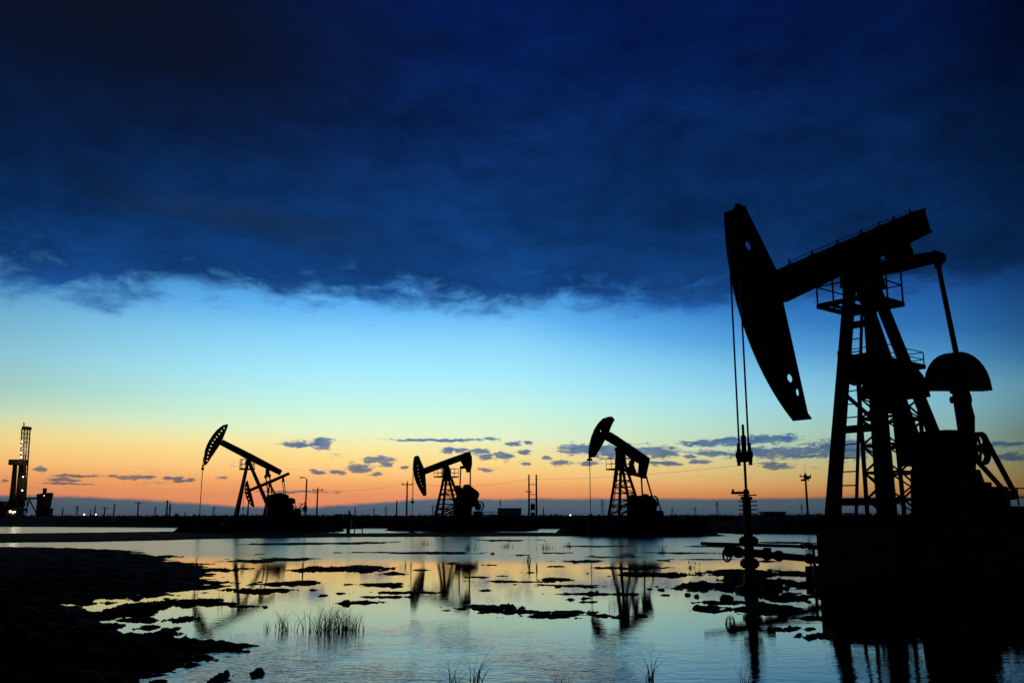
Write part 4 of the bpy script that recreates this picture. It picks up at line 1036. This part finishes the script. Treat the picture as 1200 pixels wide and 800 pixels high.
# metal tank cabin, far shed
def cabin():
    D = 126; x, y, z = base_at(597, D); xl = at_dist(583.2,605,D).x - x; xr = at_dist(611,605,D).x - x; zt = height_to(597, 595, D, z)
    o = empty('storage_cabin', (x, y, z - 0.3)); tag(o, 'grey box-shaped storage cabin on the dyke left of the twin-pole stand', 'cabin'); zt += 0.3
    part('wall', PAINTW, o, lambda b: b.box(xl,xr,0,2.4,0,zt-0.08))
    n = 8
    me_ = None
    for k in range(n):
        xx = xl + (xr-xl)*(k+0.5)/n
        if me_ is None:
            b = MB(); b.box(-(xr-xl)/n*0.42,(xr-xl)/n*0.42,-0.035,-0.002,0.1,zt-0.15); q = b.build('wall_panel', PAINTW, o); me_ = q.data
        else: q = link_mesh('wall_panel', me_, None, o)
        q.location = (xx, 0, 0)
    part('roof', ROOF, o, lambda b: b.prism([(xl-0.08,zt-0.08),(xr+0.08,zt-0.08),(xr+0.08,zt),(xl-0.08,zt)],-0.1,2.5))
    part('vent_mast', GALV, o, lambda b: (b.tube((xl+0.33,1.0,zt),(xl+0.33,1.0,zt+1.25),0.05,n=6), b.bar((xl+0.18,1.0,zt+0.5),(xl+0.33,1.0,zt+1.0),0.035), b.bar((xl+0.48,1.0,zt+0.5),(xl+0.33,1.0,zt+1.0),0.035), b.bar((xl+0.15,1,zt+1.1),(xl+0.5,1,zt+1.1),0.04)))
cabin()
def shed():
    D = 240; x, y, z = base_at(908, D); xl = at_dist(895.5,605,D).x - x; xr = at_dist(921,605,D).x - x; zt = height_to(908, 599, D, z)
    o = empty('field_shed', (x, y, z - 0.3)); tag(o, 'low flat-roofed shed on the horizon left of the switch-gear pole', 'shed'); zt += 0.3
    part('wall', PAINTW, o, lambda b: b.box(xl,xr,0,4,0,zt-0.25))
    part('roof', ROOF, o, lambda b: b.prism([(xl-0.35,zt-0.25),(xr+0.35,zt-0.25),(xr+0.3,zt-0.05),(xl-0.3,zt)],-0.4,4.4))
    for k in range(3): part('window', ROOF, o, lambda b: b.box(xl+0.9+k*1.7,xl+1.7+k*1.7,-0.03,-0.004,0.7,zt-0.5))
shed()
# lattice transmission towers far away
def pylon(px, top, D, label):
    x, y, z = base_at(px, D); h = height_to(px, top, D, z)
    o = empty('transmission_tower', (x, y, z)); tag(o, label, 'transmission tower', 'transmission towers on the horizon')
    w = h*0.10
    def body(b):
        t = max(0.22, h*0.011)
        for sx in (-1,1):
            for sy in (-1,1): b.bar((w*sx,w*sy,-0.5),(w*0.22*sx,w*0.22*sy,h),t)
        for k in range(7):
            a, c = k/7, (k+1)/7; wa, wc = w*(1-0.78*a), w*(1-0.78*c)
            for sy in (-1,1): b.bar((-wa,wa*sy,h*a),(wc,wc*sy,h*c),t*0.6); b.bar((wa,wa*sy,h*a),(-wc,wc*sy,h*c),t*0.6)
    part('tower_body', GALV, o, body)
    for f, ww in ((0.70, 0.20), (0.83, 0.16), (0.95, 0.12)):
        part('crossarm', GALV, o, lambda b: (b.bar((-h*ww,0,h*f),(h*ww,0,h*f),0.25), b.bar((-h*ww,0,h*f),(0,0,h*(f+0.05)),0.16), b.bar((h*ww,0,h*f),(0,0,h*(f+0.05)),0.16)))
for px, top, D, lb in ((89.7,592,1100,'faint lattice tower left of the two lit lamps'),(250,593,1300,'faint lattice tower left of the left pumpjack legs'),
    (181.5,593,1300,'faint lattice tower left of the twin distant pole'),(452,593,1300,'faint lattice tower left of the short bare pole'),
    (438,595,1500,'smaller faint lattice tower farther left of the short bare pole'),(706,585.5,1000,'lattice tower beside the lattice post right of centre'),(841,587.5,1100,'lattice tower left of the wellhead rods'),
    (815,594,1500,'very faint tower between pumpjack right of centre and wellhead'),(788,594.5,1500,'very faint tower just right of the belt wheel of the pumpjack right of centre'),(940,591,1300,'faint tower just left of the switch-gear pole')):
    pylon(px, top, D, lb)
# small lit lamps on the far shore
def flood(px, py, D, label, m, rad):
    x, y, z = base_at(px, D); h = height_to(px, py, D, z)
    o = empty('flood_lamp', (x, y, z - 0.1)); tag(o, label, 'lamp')
    part('post', GALV, o, lambda b: b.tube((0,0.1,0),(0,0.1,h+0.1),0.08,n=6))
    part('bulb', m, o, lambda b: b.lathe([(0.02,-rad),(rad*0.7,-rad*0.7),(rad,0),(rad*0.7,rad*0.7),(0.02,rad)], c=(0,-0.15,h+0.1), n=10))
    part('lamp_housing', GALV, o, lambda b: b.box(-rad*1.2,rad*1.2,0.0,0.3,h+0.1-rad,h+0.1+rad))
flood(98.8, 602.6, 250, 'left one of two lit white lamps on the horizon', LAMP_W, 0.17)
flood(112.5, 602.6, 250, 'right one of two lit white lamps on the horizon', LAMP_W, 0.2)
flood(668.5, 603.6, 250, 'single lit white lamp on the horizon left of the pumpjack right of centre', LAMP_W, 0.2)

# valve skid on legs by the water
def valve_skid():
    D = 84.0; x, y, z = base_at(403, D); k = D / FPX
    f = lambda px, py: (at_dist(px, py, D).x - x, at_dist(px, py, D).z - z)
    o = empty('valve_skid', (x, y, z)); tag(o, 'dark valve skid on legs at the water edge right of the left pumpjack', 'skid')
    bx0, bz0 = f(392, 619.5); bx1, bz1 = f(417, 608)
    part('frame', STEEL, o, lambda b: (b.box(bx0,bx1,-0.5,0.5,bz0,bz0+0.18), b.box(bx0+0.2,bx1-0.4,-0.45,0.45,bz0+0.18,bz1)))
    tx0, tz0 = f(394, 608); tx1, tz1 = f(402.5, 602)
    part('tank', STEEL, o, lambda b: b.box(tx0,tx1,-0.35,0.35,tz0,tz1))
    vx, vz = f(409.2, 608); _, vt = f(409.2, 598)
    part('valve_stem', STEEL, o, lambda b: (b.lathe([(0.2,0),(0.14,(vt-vz)*0.35),(0.34,(vt-vz)*0.4),(0.30,(vt-vz)*0.55),(0.1,(vt-vz)*0.6),(0.08,vt-vz)], c=(vx,0,vz), n=10), b.bar((vx-0.36,0,vz+(vt-vz)*0.48),(vx+0.3,0,vz+(vt-vz)*0.48),0.10)))
    for px in (390, 396, 408, 415.5, 424.5):
        q, zq = f(px, 624); part('leg', STEEL, o, lambda b: b.bar((q,0,-0.3),(q + (0.25 if px == 390 else 0),0,bz0+0.05 if px < 420 else bz0+0.1),0.30 if px == 408 else 0.09))
    part('pipe', STEEL, o, lambda b: b.tube((bx1-0.1,0,bz0+0.08),(f(425,619)[0],0,bz0+0.05),0.06,n=8))
valve_skid()
# stair rail beside the left pumpjack
def stair():
    D = 79.0; x, y, z = base_at(352, D)
    f = lambda px, py: Vector((at_dist(px, py, D).x - x, 0, at_dist(px, py, D).z - z))
    o = empty('access_stair', (x, y, z)); tag(o, 'thin metal stair rail between the left pumpjack and the lamp post', 'stair')
    part('stringer', STEEL, o, lambda b: b.bar(f(346,602), f(354,590.5), 0.07)); part('stringer', STEEL, o, lambda b: b.bar(f(349,604), f(357,593), 0.05))
    part('landing', STEEL, o, lambda b: (b.bar(f(350,590), f(358,590), 0.07), b.bar(f(352,595), f(358,595.5), 0.05)))
    part('support', STEEL, o, lambda b: b.bar(f(357.4,606), f(357.4,588), 0.08))
stair()

# ------------------------------------------------------------------ drilling rig far left
def drilling_rig():
    D = 340.0; x, y, z = base_at(26, D)
    f = lambda px, py, yy=0.0: Vector((at_dist(px, py, D + yy).x - x, yy, at_dist(px, py, D + yy).z - z))
    Z = lambda zx, zy, yy=0.0: f(zx/6.667, 490 + zy/6.667, yy)          # detail survey, 6.667x
    o = empty('drilling_rig', (x, y, z)); tag(o, 'tall drilling rig with lit lattice mast at the far left', 'drilling rig')
    bl, br, tl, tr = Z(158,640), Z(186,640), Z(180,85), Z(226,85)
    for q in (-1.2, 1.2):
        for a, c in ((bl, tl), (br, tr)):
            part('mast_leg', STEEL, o, lambda b: b.bar(a + Vector((0,q,0)), c + Vector((0,q*0.7,0)), 0.34))
    def lace(b):
        n = 16
        for k in range(n):
            t0, t1 = k/n, (k+1)/n
            for q in (-1.2, 1.2):
                L0, R0, L1, R1 = bl.lerp(tl,t0), br.lerp(tr,t0), bl.lerp(tl,t1), br.lerp(tr,t1)
                v = Vector((0,q*(1-0.3*t0),0)); b.bar(L0+v, R1+v, 0.14); b.bar(R0+v, L0+v, 0.14); b.bar(R0+v, L1+v, 0.10)
    part('mast_lacing', GALV, o, lace)
    cx0, cx1 = Z(184,88), Z(233,66)
    part('crown_block', STEEL, o, lambda b: (b.box(cx0.x,cx1.x,-1.5,1.5,cx0.z,cx1.z), b.tube(Z(187,70),Z(187,32),0.22,n=6)))
    p0, p1 = Z(86,365), Z(198,322)
    part('racking_board', STEEL, o, lambda b: b.box(p0.x,p1.x,-2,2,p0.z,p1.z))
    for a, c in (((118,365),(92,690)), ((164,365),(142,690)), ((188,365),(172,690))):
        part('substructure_column', STEEL, o, lambda b: b.bar(Z(*a), Z(*c), 1.0, 1.2, w2=1.6, h2=1.7))
    s0, s1 = Z(72,770), Z(168,640)
    part('substructure', STEEL, o, lambda b: (b.prism([(s0.x,0),(s1.x,0),(s1.x-0.6,s1.z),(s0.x+0.6,s1.z)],-3,3), b.box(Z(60,690).x,Z(180,690).x,-3.4,3.4,Z(0,722).z,Z(0,700).z)))
    t0, t1 = Z(-40,770), Z(56,645)
    part('mud_tank', STEEL, o, lambda b: b.prism([(t0.x,0),(t1.x,0),(t1.x,t1.z-1.2),(t1.x-1.2,t1.z),(t0.x,t1.z)],-2,2))
    part('walkway', STEEL, o, lambda b: (b.bar(Z(140,626),Z(302,624),1.2,0.7), b.bar(Z(232,630),Z(196,745),0.3,0.35), b.bar(Z(232,640),Z(284,740),0.3,0.4), b.bar(Z(212,626),Z(212,740),0.3,0.3)))
    k0, k1 = Z(300,760), Z(388,580)
    part('engine_house', STEEL, o, lambda b: (b.prism([(k0.x,0),(Z(372,690).x,0),(Z(380,690).x,Z(0,640).z),(Z(388,690).x,k1.z),(Z(296,690).x,Z(0,592).z),(Z(304,690).x,Z(0,640).z)],-2,2), b.box(Z(376,690).x,Z(402,690).x,-1.5,1.5,0,Z(0,700).z)))
    part('exhaust_stack', STEEL, o, lambda b: b.box(Z(326,690).x,Z(348,690).x,-0.5,0.5,k1.z-0.6,Z(0,545).z))
    for (zx, zy, m_, rd) in ((172,182,LAMP_W,0.26),(163,215,LAMP_W,0.16),(164,268,LAMP_W,0.22),(168,298,LAMP_W,0.18),(162,308,LAMP_W,0.2),(180,455,LAMP_W,0.24),(174,562,LAMP_W,0.24),(80,727,LAMP_Y,0.40),(102,734,LAMP_Y,0.30),(118,730,LAMP_Y,0.22),(345,603,LAMP_Y,0.12)):
        c = Z(zx, zy, -3.5)
        part('work_lamp', m_, o, lambda b: (b.lathe([(0.02,-rd),(rd*0.7,-rd*0.7),(rd,0),(rd*0.7,rd*0.7),(0.02,rd)], c=c, n=8)))
    for (zx, zy, e) in ((176,240,1500.0),(190,500,160.0),(100,728,160.0)):
        ld = bpy.data.lights.new('work_lamp_light', 'POINT'); ld.energy = e; ld.color = (1.0, 0.78, 0.45); ld.shadow_soft_size = 0.3
        lo = bpy.data.objects.new('work_lamp_light', ld); col.objects.link(lo); lo.parent = o; lo.location = Z(zx, zy, -3.2)
drilling_rig()

# ------------------------------------------------------------------ clods lying in the shallows
def clod(px, py, rx, rz_, label, seed):
    gx, gy = ground(px, py); k = gy / FPX
    r_, hh = rx * k * 0.92, rz_ * k * 0.36
    bm = bmesh.new(); bmesh.ops.create_icosphere(bm, subdivisions=4, radius=1.0)
    rng = np.random.RandomState(seed); co = np.array([v.co[:] for v in bm.verts])
    ph = rng.rand(3) * 40
    d = 1 + 0.6*fbm(co[:,0]*1.3+ph[0], co[:,1]*1.3+co[:,2]*1.9+ph[1], seed, 4, 0.62) + 0.32*fbm(co[:,0]*5+ph[2], co[:,2]*5+co[:,1]*3, seed+9, 3, 0.6)
    co = co * d[:,None]
    co[:,2] = np.where(co[:,2] < 0, co[:,2]*0.5, co[:,2])
    for v, c in zip(bm.verts, co): v.co = (c[0]*r_, c[1]*r_*0.9, c[2]*hh)
    me = bpy.data.meshes.new('mud_clod'); bm.to_mesh(me); bm.free()
    for p in me.polygons: p.use_smooth = True
    o = link_mesh('mud_clod', me, STONE); o.location = (gx, gy, max(hz(gx, gy), 0.0) - 0.01); o.rotation_euler = (0,0,rng.rand()*6)
    tag(o, label, 'mud clod', 'clods lying in the shallow water')
for i, c in enumerate([
 (654,687,4.5,7,'round dark clod alone in the orange water below the twin-pole stand reflection'),
 (641,680,5,4,'small flat clod left of the round lone clod in orange water'),
 (524,715,6,4,'small clod at the left tip of the long central mud bar'),
 (540,713,7,6,'lumpy clod on the long central mud bar'),
 (775,691,4.8,7,'dark clod right of the reflected lattice post, upper of the pair'),
 (780,697,6.5,6,'wider clod below the upper one right of the reflected lattice post'),
 (762,690,3.5,5,'small clod left of the pair right of the reflected lattice post'),
 (806,697,4,8,'upright dark clod midway between pair of clods and wellhead'),
 (817,699,4,8,'upright clod next to the wellhead side of the upright pair'),
 (851,702,9.5,17,'large rounded clod standing left of the wellhead base'),
 (218,708,6.5,6,'small clod in the yellow water left of the flat wide clod'),
 (242,706,11,8,'flat wide clod in the yellow water beside dry stalks'),
 (167,715,15,11,'big jagged clod at the edge of the left mud bank'),
 (140,712,9,5,'low clod left of the big jagged clod on the left bank'),
 (186,798,10,9,'block of mud at the bottom edge left of the water'),
 (301,793,12,6,'flat clod in blue water near the bottom left'),
 (259,797,11,8,'dark clod in blue water at the bottom edge'),
 (229,757,8,5,'clod on the tongue of the left mud bank'),
 (283,756,9,5,'clod at the very tip of the tongue of the left mud bank'),
 (577,649,3,6,'tiny clod in the far water below the storage cabin'),
 (700,692,3,3,'tiny clod left of the reflected lattice post'),
 (720,696,3.2,3,'tiny clod in front of the reflected lattice post'),
 (886,694,13,9,'mound of mud piled against the wellhead base'),
]):
    clod(*c, seed=11 + i)

# ------------------------------------------------------------------ reeds
def reed_tuft(px, py, n, spread_px, h_px, label, seed, lean=0.25, wd=0.006):
    gx, gy = ground(px, py); k = gy / FPX; rng = random.Random(seed)
    b = MB()
    for i in range(n):
        bx = rng.gauss(0, 0.45) * spread_px * k; by = rng.gauss(0, 0.4) * spread_px * k * 0.7
        h = h_px * k * rng.uniform(0.45, 1.05) * (1.0 - 0.35 * min(1, abs(bx) / (spread_px * k + 1e-6)))
        a = rng.uniform(0, 6.28); ln = rng.uniform(0.05, lean * 2.0) * h; wv = rng.uniform(0.7, 1.3) * wd
        dx_, dy_ = math.cos(a) * ln, math.sin(a) * ln
        side = Vector((rng.uniform(-1, 1), rng.uniform(-0.4, 0.4), 0)).normalized()
        prev = None; m = 5
        vs = []
        for s_ in range(m + 1):
            t = s_ / m; c = Vector((bx + dx_ * t**2.2, by + dy_ * t**2.2, -0.05 + (h + 0.05) * (t - 0.12 * lean * t**3)))
            ww = wv * (1 - t * 0.85)
            vs += [c - side * ww, c + side * ww]
        b._add(vs, [(2*s_, 2*s_+1, 2*s_+3, 2*s_+2) for s_ in range(m)])
        if wd > 0.0041 and lean < 0.32 and rng.random() < 0.12:
            tip = Vector((bx + dx_, by + dy_, h)); b.bar(tip - Vector((0,0,0.0)), tip + Vector((dx_*0.1, dy_*0.1, 0.05)), wv*2.2, wv*2.2)
    o = b.build('reed_tuft', REED); o.location = (gx, gy, max(0, hz(gx, gy)))
    tag(o, label, 'reeds')
reed_tuft(384, 739, 170, 36, 34, 'thick tuft of reeds standing in the water left of centre', 1, 0.45, 0.0038)
reed_tuft(410, 738, 60, 14, 26, 'reeds on the right side of the thick tuft', 2, 0.45, 0.0038)
reed_tuft(332, 738, 36, 11, 24, 'thin patch of short reeds left of the thick tuft', 3, 0.35, 0.004)
reed_tuft(312, 738, 10, 6, 16, 'few short reed blades farthest left of the thick tuft', 4, 0.35, 0.004)
reed_tuft(228, 704, 9, 5, 22, 'dry stalks standing beside the flat wide clod', 5, 0.2, 0.004)
reed_tuft(258, 706, 8, 5, 18, 'dry stalks right of the flat wide clod', 6, 0.2, 0.004)
reed_tuft(560, 799, 16, 9, 40, 'few bent reed blades at the bottom edge left of centre', 7, 0.7, 0.0045)
reed_tuft(532, 800, 10, 7, 34, 'two or three bent blades left of the other bottom-edge blades', 8, 0.8, 0.0045)
reed_tuft(762, 796, 18, 6, 38, 'small bent tuft at the bottom edge below the reflected pumpjack', 9, 0.7, 0.0045)
reed_tuft(655, 801, 8, 9, 22, 'low arching blades at the bottom edge in the middle', 10, 0.8, 0.004)
reed_tuft(871, 800, 7, 5, 30, 'single leaning blades at the bottom edge below the wellhead', 12, 0.7, 0.004)
for i, (px, py, n_, sp, hp, lb) in enumerate([
 (549,644,26,9,9,'sparse grass in the far water below the storage cabin, left patch'),(595,641,24,8,8,'sparse grass in the far water right below the storage cabin'),
 (640,643,26,10,9,'sparse grass in the far water below the twin-pole stand'),(665,641,16,6,8,'small grass patch right of the one below the twin-pole stand'),
 (620,658,12,5,8,'grass patch where blue far water meets orange water'),(776,648,18,6,9,'grass patch in far water below the pumpjack right of centre'),
 (810,665,18,10,6,'low grass on the mud strip left of the wellhead'),(500,638,14,8,6,'thin grass in the far water under the centre pumpjack'),(948,646,14,4,14,'stiff grass beside the pipe end at the foundation')]):
    reed_tuft(px, py, n_, sp, hp, lb, 40 + i, 0.3, 0.012)

# scrub and dry grass along the crest of the far dyke: one uncountable mass
def scrub():
    rng = np.random.RandomState(5); N = 9000
    b = MB()
    pxs = rng.uniform(-60, 1260, N); Ds = rng.uniform(86, 210, N)
    xs = (pxs - 600) / FPX * Ds
    zs = terrain_height(xs, Ds)
    tall = fbm(xs * 0.16, Ds * 0.10, 201, 3)
    for x, y, z, t in zip(xs, Ds, zs, tall):
        if z < 1.0: continue
        h = (0.10 + 0.30 * rng.rand()**2 + max(0.0, t - 0.25) * 1.3 * rng.rand()); w = 0.05 + 0.10 * rng.rand() + 0.2 * max(0, t - 0.25)
        for k in range(3):
            a = rng.uniform(0, 6.28); lx, ly = math.cos(a) * h * 0.4, math.sin(a) * h * 0.4
            ox, oy = rng.uniform(-w, w), rng.uniform(-w, w)
            b._add([(x+ox-w*0.5, y+oy, z-0.05), (x+ox+w*0.5, y+oy+0.03, z-0.05), (x+ox+lx, y+oy+ly, z+h)], [(0,1,2)])
    o = b.build('scrub', SCRUB); o['label'] = 'dark scrub and dry grass along the far dyke'; o['category'] = 'scrub'; o['kind'] = 'stuff'
scrub()
